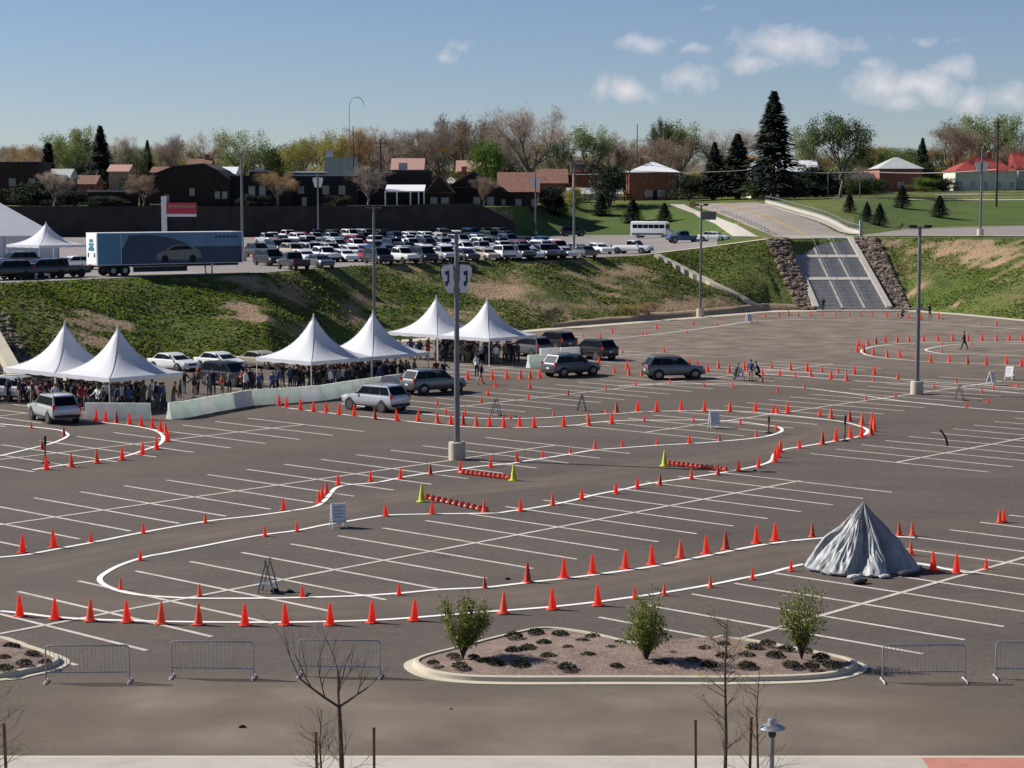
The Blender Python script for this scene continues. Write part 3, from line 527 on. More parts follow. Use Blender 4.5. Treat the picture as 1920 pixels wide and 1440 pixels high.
# ---------------------------------------------------------------- light poles
def light_pole(px, y, top, base_z=None, label='', D=None, wdt=.16, banner=None, heads=2, ped=True, brk=None, mast='pole_gray', grp='tall lamp posts of the car parks'):
    if D is None: p = bp(px, y)
    else: p = at(px, D, base_z)
    h = zy(top, p.y) - p.z; t = empty('light_pole', p, 0, label, 'lamp post', grp); ph = .95 if ped else .25
    b = MB(); b.lathe([(.46, -.3), (.46, ph - .03), (.43, ph)], 24); b.build('pedestal', 'concrete_warm', t, 30)
    b = MB(); b.box(-.2, .2, -.2, .2, ph, ph + .05); b.tube([(0, 0, ph + .05), (0, 0, h * .5), (0, 0, h)], [wdt, wdt * .88, wdt * .7], 14); b.build('pole', mast, t, 40)
    if heads:
        b = MB(); b.tube([(-.75, 0, h - .1), (.75, 0, h - .1)], .045, 8); b.build('cross_arm', mast, t)
        for s in (-1, 1):
            b = MB(); b.box(s * .55 - .28, s * .55 + .28, -.22, .22, h - .06, h + .12); b.box(s * .55 - .2, s * .55 + .2, -.16, .16, h - .09, h - .06, 'lamp_clear'); b.build('lamp_head', 'trim' if heads == 2 else 'steel', t)
    if banner:
        z0, z1, bw, mk = banner
        for s in (-1, 1):
            b = MB(); x0 = s * (wdt + .02); x1 = s * (wdt + bw)
            o = [(x0, z0), (x0 + s * bw * .50, z0), (x0 + s * bw * .74, z0 + (z1 - z0) * .38), (x0 + s * bw * .92, z0 + (z1 - z0) * .66), (x0 + s * bw * .97, z1 - .2), (x0 + s * bw * .82, z1 - .04), (x0 + s * bw * .4, z1), (x0 + s * bw * .15, z1 + .04), (x0, z1)]
            v = [(q[0], -.02, q[1]) for q in o] + [(q[0], .02, q[1]) for q in o]; n = len(o)
            b.add(v, [tuple(range(n)), tuple(range(2 * n - 1, n - 1, -1))] + [(k, (k + 1) % n, n + (k + 1) % n, n + k) for k in range(n)])
            bo = b.build('banner', 'sign_white', t)
            if mk:
                b = MB(); cx = s * (wdt + bw * .5) + .05; zc = (z0 + z1) / 2 + .12
                b.box(cx - .05, cx + .05, -.035, -.021, zc - .34, zc + .34); b.box(cx - .17, cx - .051, -.035, -.021, zc + .10, zc + .30); b.box(cx - .17, cx - .051, -.035, -.021, zc - .36, zc - .24); b.box(cx - .15, cx - .02, -.035, -.021, zc - .50, zc - .361)
                b.build('emblem', 'sign_navy', bo)
            b = MB(); b.tube([(0, 0, z1 + .02), (x1, 0, z1 + .02)], .02, 6); b.build('bracket', 'steel', t)
    if brk:
        b = MB(); b.tube([(-brk[1], 0, brk[0]), (brk[1], 0, brk[0])], .05, 6); b.build('bracket', 'cable_pale', t)
    return t
p1 = bp(857, 861)
light_pole(857, 861, 434, label='grey lamp post with two white shield banners, nearest the tents', banner=(zy(549, p1.y), zy(497, p1.y), .68, True))
light_pole(1719, 739, 425, label='tall grey lamp post on the right, standing among cones', brk=(6.2, .75))
light_pole(702, 640, 388, label='thin grey lamp post rising behind the middle pair of tents')
light_pole(1313, 594, 384, label='grey lamp post at the foot of the grass bank, left of the stairs')
light_pole(455, 490, 288, ZC, 'grey lamp post beside the right end of the blue trailer', 229, heads=3, ped=True)
light_pole(597, 441, 322, ZC, 'lamp post with white banners before the dark two-storey building', 362, banner=(9.2, 11.0, .8, False), heads=0)
light_pole(1004, 432, 318, ZC, 'lamp post with white banners beside the brown-roofed houses', 374, banner=(9.2, 11.0, .8, False), heads=0)
light_pole(1076, 481, 306, ZC, 'grey lamp post on the crest at the right of the parked cars', 248, heads=3)
light_pole(1838, 441, 282, 8.75, 'lamp post with white banners at the right edge before the red-roofed house', 276, banner=(8.9, 10.3, .8, False), heads=0)

# ---------------------------------------------------------------- cars
def car_proto(kind, paint, detail=True):
    P = dict(
     suv=dict(L=4.75, W=1.92, H=1.80, belt=1.10, hood=1.08, zb=.36, wb=2.86, r=.40, roof=(-2.30, -1.82, .42, 1.22), rear=-2.28, nwin=3),
     sedan=dict(L=4.7, W=1.8, H=1.45, belt=.93, hood=.88, zb=.24, wb=2.75, r=.33, roof=(-1.75, -1.05, .35, 1.20), rear=-2.2, nwin=2),
     pickup=dict(L=5.5, W=1.95, H=1.82, belt=1.12, hood=1.10, zb=.38, wb=3.4, r=.40, roof=(-.62, -.45, .75, 1.30), rear=-2.7, nwin=2),
     van=dict(L=5.0, W=1.95, H=1.85, belt=1.05, hood=.98, zb=.26, wb=3.0, r=.35, roof=(-2.38, -2.15, 1.0, 1.75), rear=-2.45, nwin=3))[kind]
    L, W, H, belt, hood, zb, wb, r = (P[k] for k in ('L', 'W', 'H', 'belt', 'hood', 'zb', 'wb', 'r')); hl = L / 2; hw = W / 2
    t = empty({'suv': 'suv', 'sedan': 'sedan', 'pickup': 'pickup_truck', 'van': 'minivan'}[kind])
    def ring(x, w_, z0, z1):
        return [(x, w_ * .90, z0), (x, w_, z0 + .16), (x, w_ * 1.0, (z0 + z1) / 2 + .05), (x, w_ * .965, z1 - .05), (x, w_ * .90, z1),
                (x, -w_ * .90, z1), (x, -w_ * .965, z1 - .05), (x, -w_ * 1.0, (z0 + z1) / 2 + .05), (x, -w_, z0 + .16), (x, -w_ * .90, z0)]
    rr = P['roof']; b = MB(); bed = kind == 'pickup'
    tail = belt - .03 if kind != 'sedan' else belt + .02
    st = [(-hl, hw * .90, zb + .12, tail - .10), (-hl + .08, hw * .97, zb + .02, tail - .02), (-hl + .5, hw, zb, tail), (rr[0], hw, zb, belt), (rr[3], hw, zb, belt - .01), (rr[3] + .25, hw * .99, zb, (belt + hood) / 2 + .02), (hl - .75, hw * .98, zb, hood - .02), (hl - .25, hw * .94, zb + .02, hood - .07), (hl - .05, hw * .88, zb + .08, hood - .16), (hl, hw * .80, zb + .12, hood - .27)]
    st = sorted(st)
    b.loft([ring(*q) for q in st])
    # cabin
    zt = H; wr = hw * .74; wbt = hw * .90; x0, x1, x2, x3 = rr
    def cr(x, w_, z): return [(x, w_, z), (x, -w_, z)]
    v = [(x0, wbt, belt - .03), (x0, -wbt, belt - .03), (x3, wbt * .98, belt - .03), (x3, -wbt * .98, belt - .03), (x1, wr, zt - .03), (x1, -wr, zt - .03), ((x1 + x2) / 2, wr + .02, zt), ((x1 + x2) / 2, -wr - .02, zt), (x2, wr, zt - .05), (x2, -wr, zt - .05)]
    b.add(v, [(0, 4, 5, 1), (4, 6, 7, 5), (6, 8, 9, 7), (8, 2, 3, 9), (0, 2, 8, 6, 4), (1, 5, 7, 9, 3), (0, 1, 3, 2)])
    if bed:                                   # cargo bed sides
        pass
    body = b.build('body', paint, t, 38, .035 if detail else .02)
    # glass
    def pane(q, name, off):
        c = sum((Vector(p) for p in q), Vector()) / len(q); n = (Vector(q[1]) - Vector(q[0])).cross(Vector(q[2]) - Vector(q[0])).normalized()
        if n.dot(Vector(off)) < 0: n = -n
        m_ = MB(); o = [Vector(p) + n * .014 for p in q]; i = [Vector(p) - n * .02 for p in q]; k = len(q)
        m_.add(o + i, [tuple(range(k)), tuple(range(2 * k - 1, k - 1, -1))] + [(a, (a + 1) % k, k + (a + 1) % k, k + a) for a in range(k)]); m_.build(name, 'glass', t)
    def L3(a, b_, t_): return tuple(a[i] + (b_[i] - a[i]) * t_ for i in range(3))
    for s in (1, -1):
        B0, B1 = (x0, s * wbt, belt - .03), (x3, s * wbt * .98, belt - .03); T0, T1 = (x1, s * wr, zt - .03), (x2, s * wr, zt - .05)
        lo, hi = .14, .86
        a0, a1 = L3(B0, T0, lo), L3(B1, T1, lo); c0, c1 = L3(B0, T0, hi), L3(B1, T1, hi)
        cuts = {3: [(.04, .30), (.315, .63), (.645, .96)], 2: [(.05, .47), (.49, .95)]}[P['nwin']]
        for u0, u1 in cuts:
            pane([L3(a0, a1, u0), L3(a0, a1, u1), L3(c0, c1, u1 if u1 < .9 else .97), L3(c0, c1, u0 if u0 > .1 else .03)], 'side_window', (0, s, 0))
    pane([(x3 - .04 - .0, wbt * .86, belt + .03), (x3 - .04, -wbt * .86, belt + .03), (x2 + .06, -wr * .92, zt - .12), (x2 + .06, wr * .92, zt - .12)], 'windshield', (1, 0, .6))
    fx = (belt + .08 - belt + .03) / (zt - belt); gx = .88
    pane([(lerp(x0, x1, .14), wbt * .84, lerp(belt - .03, zt - .03, .14)), (lerp(x0, x1, .14), -wbt * .84, lerp(belt - .03, zt - .03, .14)), (lerp(x0, x1, gx), -wr * .9, lerp(belt - .03, zt - .03, gx)), (lerp(x0, x1, gx), wr * .9, lerp(belt - .03, zt - .03, gx))], 'rear_window', (-1, 0, .4))
    # wheels
    for sx in (1, -1):
        for s in (1, -1):
            T = Matrix.Translation((sx * wb / 2 + (.05 if sx > 0 else -.05), s * (hw - .09), r)) @ Matrix.Rotation(R(90), 4, 'X')
            if detail:
                b = MB(); b.lathe([(r + .07, -.085), (r + .07, .094)], 22, T=T); b.build('wheel_arch', 'trim', t, 40)
            wh = empty('wheel') if detail else None
            if detail: wh.parent = t
            b = MB(); b.lathe([(r * .7, -.12), (r * .96, -.12), (r, -.09), (r, .09), (r * .96, .115), (r * .7, .115)], 22, T=T)
            b.build('tyre' if detail else 'wheel', 'tyre', wh or t, 40)
            if detail:
                b = MB(); b.lathe([(r * .70, -.125), (r * .2, -.10), (r * .7, .0), (r * .66, .122)][0:2], 18, T=T); b.lathe([(r * .69, .10), (r * .60, .124), (r * .2, .118)], 18, T=T)
                b.build('rim', 'rim', wh, 40)
    # lights, bumpers
    for s in (1, -1):
        b = MB(); b.box(hl - .26, hl - .045, s * hw * .80 - .16, s * hw * .80 + .12, hood - .30, hood - .15); b.build('headlight', 'lamp_clear', t)
        b = MB(); zz = belt + .02 if kind in ('suv', 'van') else belt - .08
        b.box(-hl + .02, -hl + .16, s * hw * .88 - .09, s * hw * .88 + .07, zz - .30, zz + (.12 if kind != 'sedan' else 0)); b.build('tail_light', 'lamp_red', t)
    b = MB(); b.box(-hl - .05, -hl + .25, -hw * .88, hw * .88, zb + .05, zb + .24); b.build('rear_bumper', 'trim' if kind != 'sedan' else paint, t, bevel=.03)
    b = MB(); b.box(hl - .3, hl + .03, -hw * .8, hw * .8, zb + .06, zb + .22); b.build('front_bumper', 'trim' if kind != 'sedan' else paint, t, bevel=.03)
    if detail:
        b = MB(); b.box(hl - .12, hl + .012, -.42, .42, zb + .26, zb + .42); b.build('grille', 'trim', t)
        b = MB(); b.box(-hl - .012, -hl + .05, -.17, .17, zb + .34, zb + .46); b.build('number_plate', 'plate', t)
        for s in (1, -1):
            b = MB(); b.box(x3 - .42, x3 - .30, s * hw * .93, s * (hw + .12), belt + .02, belt + .16); b.build('mirror', paint, t, bevel=.02)
            if kind == 'suv':
                b = MB(); b.tube([(x1 + .1, s * wr * .86, zt - .02), (x1 + .2, s * wr * .86, zt + .05), (x2 - .25, s * wr * .86, zt + .05), (x2 - .1, s * wr * .86, zt - .03)], .018, 6); b.build('roof_rail', 'trim', t)
                b = MB(); b.box(-wb / 2 + .45, wb / 2 - .4, s * (hw - .03) - .02, s * (hw - .03) + .04, zb - .01, zb + .09); b.build('side_skirt', 'trim', t)
    freeze(t); return t
PC = {}
def car(kind, paint, p, hd, label, group=None, detail=False):
    key = (kind, paint, detail)
    if key not in PC: PC[key] = car_proto(kind, paint, detail); o = PC[key]
    else: o = copy_tree(PC[key])
    o.location = p; o.rotation_euler = (0, 0, hd)
    if '.' in o.name: pass
    return tag(o, label, {'suv': 'car', 'sedan': 'car', 'pickup': 'pickup truck', 'van': 'minivan'}[kind], group)
def hd(x, y): return math.atan2(y, x)
gC = 'cars driving the cone course'
car('suv', 'car_silver', bp(101, 789), hd(-.55, .83), 'silver SUV at the left edge turning beside the cones', gC, True)
car('suv', 'car_silver', bp(704, 769), hd(-.76, .65), 'silver SUV in the middle driving left along the row of cones', gC, True)
car('suv', 'car_gray', bp(813, 737), hd(.80, .60), 'dark grey SUV behind the big lamp post by the pale barrier', gC, True)
car('suv', 'car_slate', bp(1071, 705), hd(.80, .60), 'dark slate SUV leaving the right-hand tents, rear towards the camera', gC, True)
car('suv', 'car_gray', bp(1263, 710), hd(.97, .20), 'grey SUV seen side-on, rightmost of the moving cars', gC, True)
car('suv', 'car_black', bp(1112, 673), hd(-.62, .78), 'black SUV waiting right of the right-hand tents', gC, True)
car('suv', 'car_black', bp(1038, 657), hd(-.62, .78), 'black SUV queued just right of the tent corner', 'cars queued at the right-hand tents', True)
car('suv', 'car_gray', bp(992, 668), hd(-.62, .78), 'dark grey SUV half under the edge of the rightmost tent', 'cars queued at the right-hand tents', True)
car('sedan', 'car_white', bp(412, 692), hd(.78, -.62), 'white sedan parked below the bank between the left and middle tents', 'cars parked at the foot of the bank', True)
car('sedan', 'car_white', bp(325, 694), hd(.78, -.62), 'white sedan half hidden behind the left pair of tents', 'cars parked at the foot of the bank', True)
car('sedan', 'car_tan', bp(492, 690), hd(.78, -.62), 'beige sedan parked at the left edge of the middle tents', 'cars parked at the foot of the bank', True)
car('suv', 'car_black', bp(428, 722), hd(.80, -.60), 'black SUV parked right of the left tents in the crowd', None, True)
car('suv', 'car_white', bp(38, 752), hd(.95, -.3), 'white SUV under the leftmost tent behind the crowd', None, True)
car('suv', 'car_white', bp(870, 672), hd(.8, -.6), 'white SUV under the right-hand pair of tents', None, True)
# upper lot
rowsU = [(503, 540, 640, 50, 'front row, nearest the bank at the left'), (496, 662, 1062, 38, 'front row, nearest the grass bank'), (488, 560, 1100, 36, 'second row back from the bank'), (479, 540, 1130, 35, 'third row back from the bank'),
         (470, 520, 1060, 33, 'fourth row back from the bank'), (462, 500, 1040, 31, 'fifth row back from the bank'), (454, 490, 965, 29, 'sixth row back from the bank'), (447, 500, 960, 28, 'farthest row of parked cars')]
pal = ['car_white'] * 7 + ['car_silver'] * 5 + ['car_black'] * 3 + ['car_slate'] * 2 + ['car_gray'] * 2 + ['car_red', 'car_blue', 'car_tan', 'car_green']
CN = dict(car_white='white', car_silver='silver', car_black='black', car_slate='dark slate', car_gray='dark grey', car_red='red', car_blue='dark blue', car_tan='beige', car_green='dark green')
KN = dict(suv='SUV', sedan='sedan', pickup='pickup', van='minivan')
rnd = random.Random(21)
for ri, (y, xa, xb, dxp, nm) in enumerate(rowsU):
    x = xa + 10; i = 0
    while x < xb:
        yy = y + (-.012 * (x - 780))
        D = F * (HC - ZP) / (yy - 368)
        if ri != 3 and rnd.random() < .07: x += dxp; continue
        k = rnd.choice(['sedan', 'sedan', 'suv', 'suv', 'van', 'pickup', 'sedan']); c = rnd.choice(pal)
        if ri == 4 and 955 < x < 1000: c = 'car_red'
        if ri == 7 and 540 < x < 570: c = 'car_red'
        if abs(D - 229) < 5 and abs(x - 455) < 20: x += dxp; continue
        if abs(1076 - x) < 22 and abs(D - 248) < 6: x += dxp; continue
        D_ = max(D, nodes_at(x)[1][0] + 3.4)
        a = R(-90) + R(rnd.choice([28, 28, 205, 35])) + rnd.uniform(-.06, .06)
        car(k, c, at(x, D_, ZP), a, '%s %s, %s from left in the %s' % (CN[c], KN[k], ORD[i], nm), 'cars parked on the upper lot')
        i += 1; x += dxp * rnd.uniform(.95, 1.12)
gU = 'cars parked on the upper lot'
car('pickup', 'car_white', at(1186, 259, ZP), hd(.86, -.5), 'white pickup at the right end of the parked cars, before the bus', gU, True)
car('pickup', 'car_blue', at(1283, 300, tzp(1283, 300) + .06), hd(-.97, -.2), 'blue pickup parked right of the bus', gU, True)
car('sedan', 'car_white', at(1338, 292, tzp(1338, 292) + .06), hd(.9, -.42), 'white sedan parked alone by the lamp post, left of the road', gU, True)
car('suv', 'car_black', at(1074, 372, ZP), hd(.97, .2), 'black SUV parked alone at the foot of the green lawn', gU, True)
for i, (x, y, k, c, nm) in enumerate([(505, 497, 'van', 'car_black', 'black van in the shadow right of the trailer'), (485, 482, 'suv', 'car_black', 'black SUV just right of the trailer'), (520, 474, 'suv', 'car_black', 'black SUV behind the black van'), (12, 524, 'suv', 'car_black', 'black SUV at the left edge below the small upper tent'), (42, 522, 'sedan', 'car_white', 'white car at the left edge below the upper tent'), (78, 521, 'suv', 'car_black', 'black SUV directly below the small upper tent'), (112, 519, 'pickup', 'car_black', 'black pickup left of the blue trailer'), (140, 505, 'sedan', 'car_white', 'white car against the left end of the trailer'), (30, 503, 'suv', 'car_gray', 'dark grey SUV behind the white car at the left edge')]):
    D = F * (HC - ZP) / (y - 368); D = max(D, nodes_at(x)[1][0] + 2.5); car(k, c, at(x, D, ZP), R(-60) if x > 200 else hd(-.8, -.6), nm, gU)

# bus
def bus(p, a):
    t = empty('bus', p, a, 'white shuttle bus parked on the upper lot below the lawn', 'bus')
    b = MB(); b.loft([[(x, 1.2 * w_, .45), (x, 1.22 * w_, 1.6), (x, 1.12 * w_, z1 - .12), (x, .95 * w_, z1), (x, -.95 * w_, z1), (x, -1.12 * w_, z1 - .12), (x, -1.22 * w_, 1.6), (x, -1.2 * w_, .45)] for x, w_, z1 in ((-3.8, .97, 2.85), (-3.6, 1, 2.95), (2.4, 1, 2.95), (2.75, 1, 2.8))]); b.build('body', 'car_white', t, 35)
    b = MB(); b.loft([[(x, 1.0 * w_, .45), (x, 1.02 * w_, z1 - .1), (x, .9 * w_, z1), (x, -.9 * w_, z1), (x, -1.02 * w_, z1 - .1), (x, -1.0 * w_, .45)] for x, w_, z1 in ((2.7, 1, 1.6), (3.5, .96, 1.35), (3.75, .85, 1.1))]); b.build('hood', 'car_white', t, 35)
    for s in (1, -1):
        for k in range(6):
            b = MB(); x = -3.4 + k * 1.0; b.box(x, x + .88, s * 1.19 - .02, s * 1.19 + .02, 1.62, 2.4); b.build('side_window', 'glass', t)
    b = MB(); b.box(2.62, 2.80, -1.02, 1.02, 1.62, 2.45); b.build('windshield', 'glass', t)
    b = MB(); b.box(-3.83, -3.77, -.9, .9, 1.6, 2.4); b.build('rear_window', 'glass', t)
    b = MB(); b.box(-3.5, 2.4, -1.235, -1.215, .55, .9); b.build('stripe', 'car_gray', t)
    for x in (-2.3, 2.4):
        for s in (1, -1):
            wh = empty('wheel'); wh.parent = t; T = Matrix.Translation((x, s * 1.05, .45)) @ Matrix.Rotation(R(90), 4, 'X')
            b = MB(); b.lathe([(.45, -.15), (.45, .15)], 20, T=T); b.build('tyre', 'tyre', wh, 40)
            b = MB(); b.lathe([(.25, -.17), (.25, .17)], 16, T=T); b.build('rim', 'rim', wh, 40)
    for s in (1, -1): b = MB(); b.box(3.55, 3.7, s * .7 - .15, s * .7 + .15, .85, 1.05); b.build('headlight', 'lamp_clear', t)
bus(at(1224, 350, tzp(1224, 350) + .06), hd(.92, -.38))

# ---------------------------------------------------------------- trailer
c0 = at(183, 184.5, ZP); ang = math.atan2(.57, .82)
tr = empty('semi_trailer', c0, ang, 'long blue and white display trailer parked at the top of the bank', 'trailer')
TL = 15.2
b = MB(); b.box(0, TL, 0, 2.55, 1.05, 4.1); b.build('cargo_box', 'trailer_white', tr)
b = MB(); b.box(.05, 2.4, -.012, -.002, 1.1, 4.02); b.build('blue_panel', 'trailer_blue', tr)
b = MB(); b.box(2.45, TL - .1, -.010, -.002, 2.7, 4.02, 'trailer_sky'); b.box(2.45, TL - .1, -.010, -.002, 1.1, 2.7, 'trailer_deep')
def flatpoly(b, pts, y, m):
    n = len(pts); v = [(p[0], y, p[1]) for p in pts] + [(p[0], y + .004, p[1]) for p in pts]
    b.add(v, [tuple(range(n)), tuple(range(2 * n - 1, n - 1, -1))] + [(k, (k + 1) % n, n + (k + 1) % n, n + k) for k in range(n)], m)
flatpoly(b, [(2.6, 2.5), (3.2, 3.8), (5.2, 3.9), (7.2, 3.6), (8.6, 3.2), (9.4, 2.95), (8.4, 2.8), (6.0, 2.5)], -.018, 'trailer_deep')
flatpoly(b, [(6.0, 1.5), (6.1, 2.1), (6.9, 2.35), (7.8, 2.85), (9.4, 2.9), (10.2, 2.5), (10.6, 2.2), (10.7, 1.6), (9.8, 1.45)], -.026, 'car_gray')
flatpoly(b, [(7.2, 2.35), (7.9, 2.75), (9.3, 2.8), (9.9, 2.45)], -.034, 'glass')
for wx in (6.9, 9.8): flatpoly(b, [(wx + .38 * math.cos(a * PI / 6), 1.55 + .38 * math.sin(a * PI / 6)) for a in range(12)], -.034, 'tyre')
for k in range(6): flatpoly(b, [(12.2 + k * .42, 3.5), (12.2 + k * .42 + .3, 3.5), (12.2 + k * .42 + .3, 3.72), (12.2 + k * .42, 3.72)], -.018, 'sign_navy')
b.build('picture_panel', 'trailer_sky', tr)
b = MB(); b.box(-.03, 0, .1, 2.45, 1.12, 4.0); dr = b.build('rear_door', 'trailer_white', tr)
b = MB(); v = []
for (ya, yb, za, zb_) in ((.85, 1.7, 3.2, 3.5), (.7, 1.85, 2.9, 3.12), (.6, 1.95, 2.4, 2.7), (.85, 1.7, 2.7, 2.86)): b.box(-.045, -.031, ya, yb, za, zb_, 'trailer_teal')
for yc in (.55, 2.0): b.box(-.046, -.031, yc - .15, yc + .15, 1.8, 2.2, 'car_black')
b.build('emblem', 'trailer_teal', dr)
b = MB(); b.box(.6, 9, .3, 2.25, .85, 1.05); b.box(9.5, TL - .2, .6, 1.9, .8, 1.05); b.build('chassis', 'trim', tr)
for x in (1.6, 2.8):
    for y in (.15, 2.4):
        T = Matrix.Translation((x, y, .52)) @ Matrix.Rotation(R(90), 4, 'X'); b = MB(); b.lathe([(.52, -.15), (.52, .15)], 20, T=T); b.lathe([(.26, .15), (.24, .17)], 14, 'rim', T=T); b.build('wheel', 'tyre', tr, 40)
for y in (.5, 2.0): b = MB(); b.box(12.0, 12.15, y - .08, y + .08, 0, 1.0); b.box(11.85, 12.3, y - .2, y + .2, 0, .05); b.build('landing_leg', 'steel', tr)
for k in range(8): 
    if k in (1,): continue
b = MB(); b.box(3.6, 9.2, -.02, .02, .35, .85); b.build('side_skirt', 'trim', tr)

# ---------------------------------------------------------------- tents
def tent_canopy(S, ez, H, n=28):
    """square high-peak canopy: straight eaves, concave sides, pole at the centre"""
    b = MB(); vs = []; fs = []; h = S / 2
    N = n
    for i in range(N + 1):
        for j in range(N + 1):
            u = -1 + 2 * i / N; v = -1 + 2 * j / N
            m_ = max(abs(u), abs(v)); c = math.hypot(u, v); r = m_ if m_ > .999 else (m_ * (m_ ** 1.2) + c * (1 - m_ ** 1.2))
            r = min(r, 1.0); f = .40 * (1 - r) + .60 * (1 - r) ** 2.5
            ridge = .10 * (1 - abs(abs(u) - abs(v)) / max(m_, .01)) * m_ * (1 - m_)
            vs.append((u * h, v * h, ez + H * f + ridge))
    for i in range(N):
        for j in range(N): a = i * (N + 1) + j; fs.append((a, a + N + 1, a + N + 2, a + 1))
    b.add(vs, fs); return b
def tent(p, rz, label, S=6.1, ez=2.35, H=3.1, group='white high-peak tents', walls=False):
    t = empty('peak_tent', p, rz, label, 'tent', group); h = S / 2
    c = tent_canopy(S, ez, H).build('canopy', 'tent', t, 60)
    b = MB(); 
    for k in range(4):
        a = [(-h, -h), (h, -h), (h, h), (-h, h)][k]; d = [(-h, -h), (h, -h), (h, h), (-h, h)][(k + 1) % 4]; N = 16; v = []
        for i in range(N + 1):
            x, y = lerp(a[0], d[0], i / N), lerp(a[1], d[1], i / N); dp = .24 + .05 * abs(math.sin(i / N * PI * 4)); v += [(x, y, ez + .01), (x, y, ez - dp)]
        b.add(v, [(2 * i, 2 * i + 1, 2 * i + 3, 2 * i + 2) for i in range(N)])
    b.build('valance', 'tent', t)
    b = MB()
    for sx_, sy_ in ((1, 1), (1, -1), (-1, 1), (-1, -1)):
        P_ = []
        for i in range(15):
            u = i / 14; c = u * math.sqrt(2); m_ = u; r0 = m_ if m_ > .999 else (m_ * (m_ ** 1.2) + c * (1 - m_ ** 1.2)); r0 = min(r0, 1.0); P_.append((u * h * sx_, u * h * sy_, ez + H * (.40 * (1 - r0) + .60 * (1 - r0) ** 2.5) + .10 * m_ * (1 - m_) + .02))
        b.tube(P_, .014, 5)
    b.build('seams', 'tent', t)
    b = MB(); b.tube([(0, 0, ez + H - .05), (0, 0, ez + H + .16)], [.06, .03], 8); b.build('finial', 'tent_wall', t)
    for x, y in ((-h, -h), (h, -h), (h, h), (-h, h)):
        b = MB(); b.tube([(x * .985, y * .985, 0), (x * .985, y * .985, ez)], .035, 8); b.box(x * .985 - .1, x * .985 + .1, y * .985 - .1, y * .985 + .1, 0, .015); b.build('leg', 'sign_white', t)
    if walls:
        b = MB(); N = 30; v = []
        for i in range(N + 1):
            x = lerp(-h, h, i / N); v += [(x, h + .05 * math.sin(i * 1.3), ez - .1), (x, h + .1 * math.sin(i * 1.3), .02)]
        b.add(v, [(2 * i, 2 * i + 1, 2 * i + 3, 2 * i + 2) for i in range(N)]); b.build('side_wall', 'tent_wall', t, 60)
    return t
RZ = TH
tA = at(221, 133, 5.47); tA.z = 0; tB = tA - e2 * 6.12
tC_ = at(588, 146, 5.47); tC_.z = 0; tD = tC_ + e1 * 6.12
tE = at(818, 173.5, 5.47); tE.z = 0; tF = tE + e2 * 6.12
tent(tA, RZ, 'white peaked tent on the left, the nearer one of the left pair')
tent(tB, RZ, 'white peaked tent at the left edge, behind the nearer left one')
tent(tC_, RZ, 'white peaked tent in the middle, left one of the middle pair')
tent(tD, RZ, 'white peaked tent in front of the thin lamp post, right one of the middle pair')
tent(tE, RZ, 'white peaked tent behind the big lamp post, left one of the right pair')
tent(tF, RZ, 'rightmost white peaked tent, above the waiting cars')
tent(at(88, 214, ZP), RZ, 'white peaked tent on the upper lot left of the trailer', 6.1, 2.3, 2.35)
tG = tA - e1 * 5.9 - e2 * 6.0
# large tent at the left edge
bt = empty('marquee', at(-40, 232, ZP), .35, 'huge white marquee cut off by the left edge of the picture', 'tent')
b = MB(); b.add([(-16, -7, 3.0), (8.5, -7, 3.0), (8.5, 7, 3.0), (-16, 7, 3.0), (-9, 0, 7.4), (1.5, 0, 7.4)], [(0, 1, 5, 4), (1, 2, 5), (2, 3, 4, 5), (3, 0, 4)]); b.build('canopy', 'tent', bt)
b = MB(); b.add([(-16, -7, 2.98), (8.5, -7, 2.98), (8.5, 7, 2.98), (-16, 7, 2.98), (-16, -7, .1), (8.5, -7, .1), (8.5, 7, .1), (-16, 7, .1)], [(0, 1, 5, 4), (1, 2, 6, 5), (2, 3, 7, 6), (3, 0, 4, 7)]); b.build('side_wall', 'tent_wall', bt)
for k in range(5): b = MB(); x = -16 + k * 6.1; b.tube([(x, -7.05, 0), (x, -7.05, 3)], .06, 8); b.build('leg', 'steel', bt)

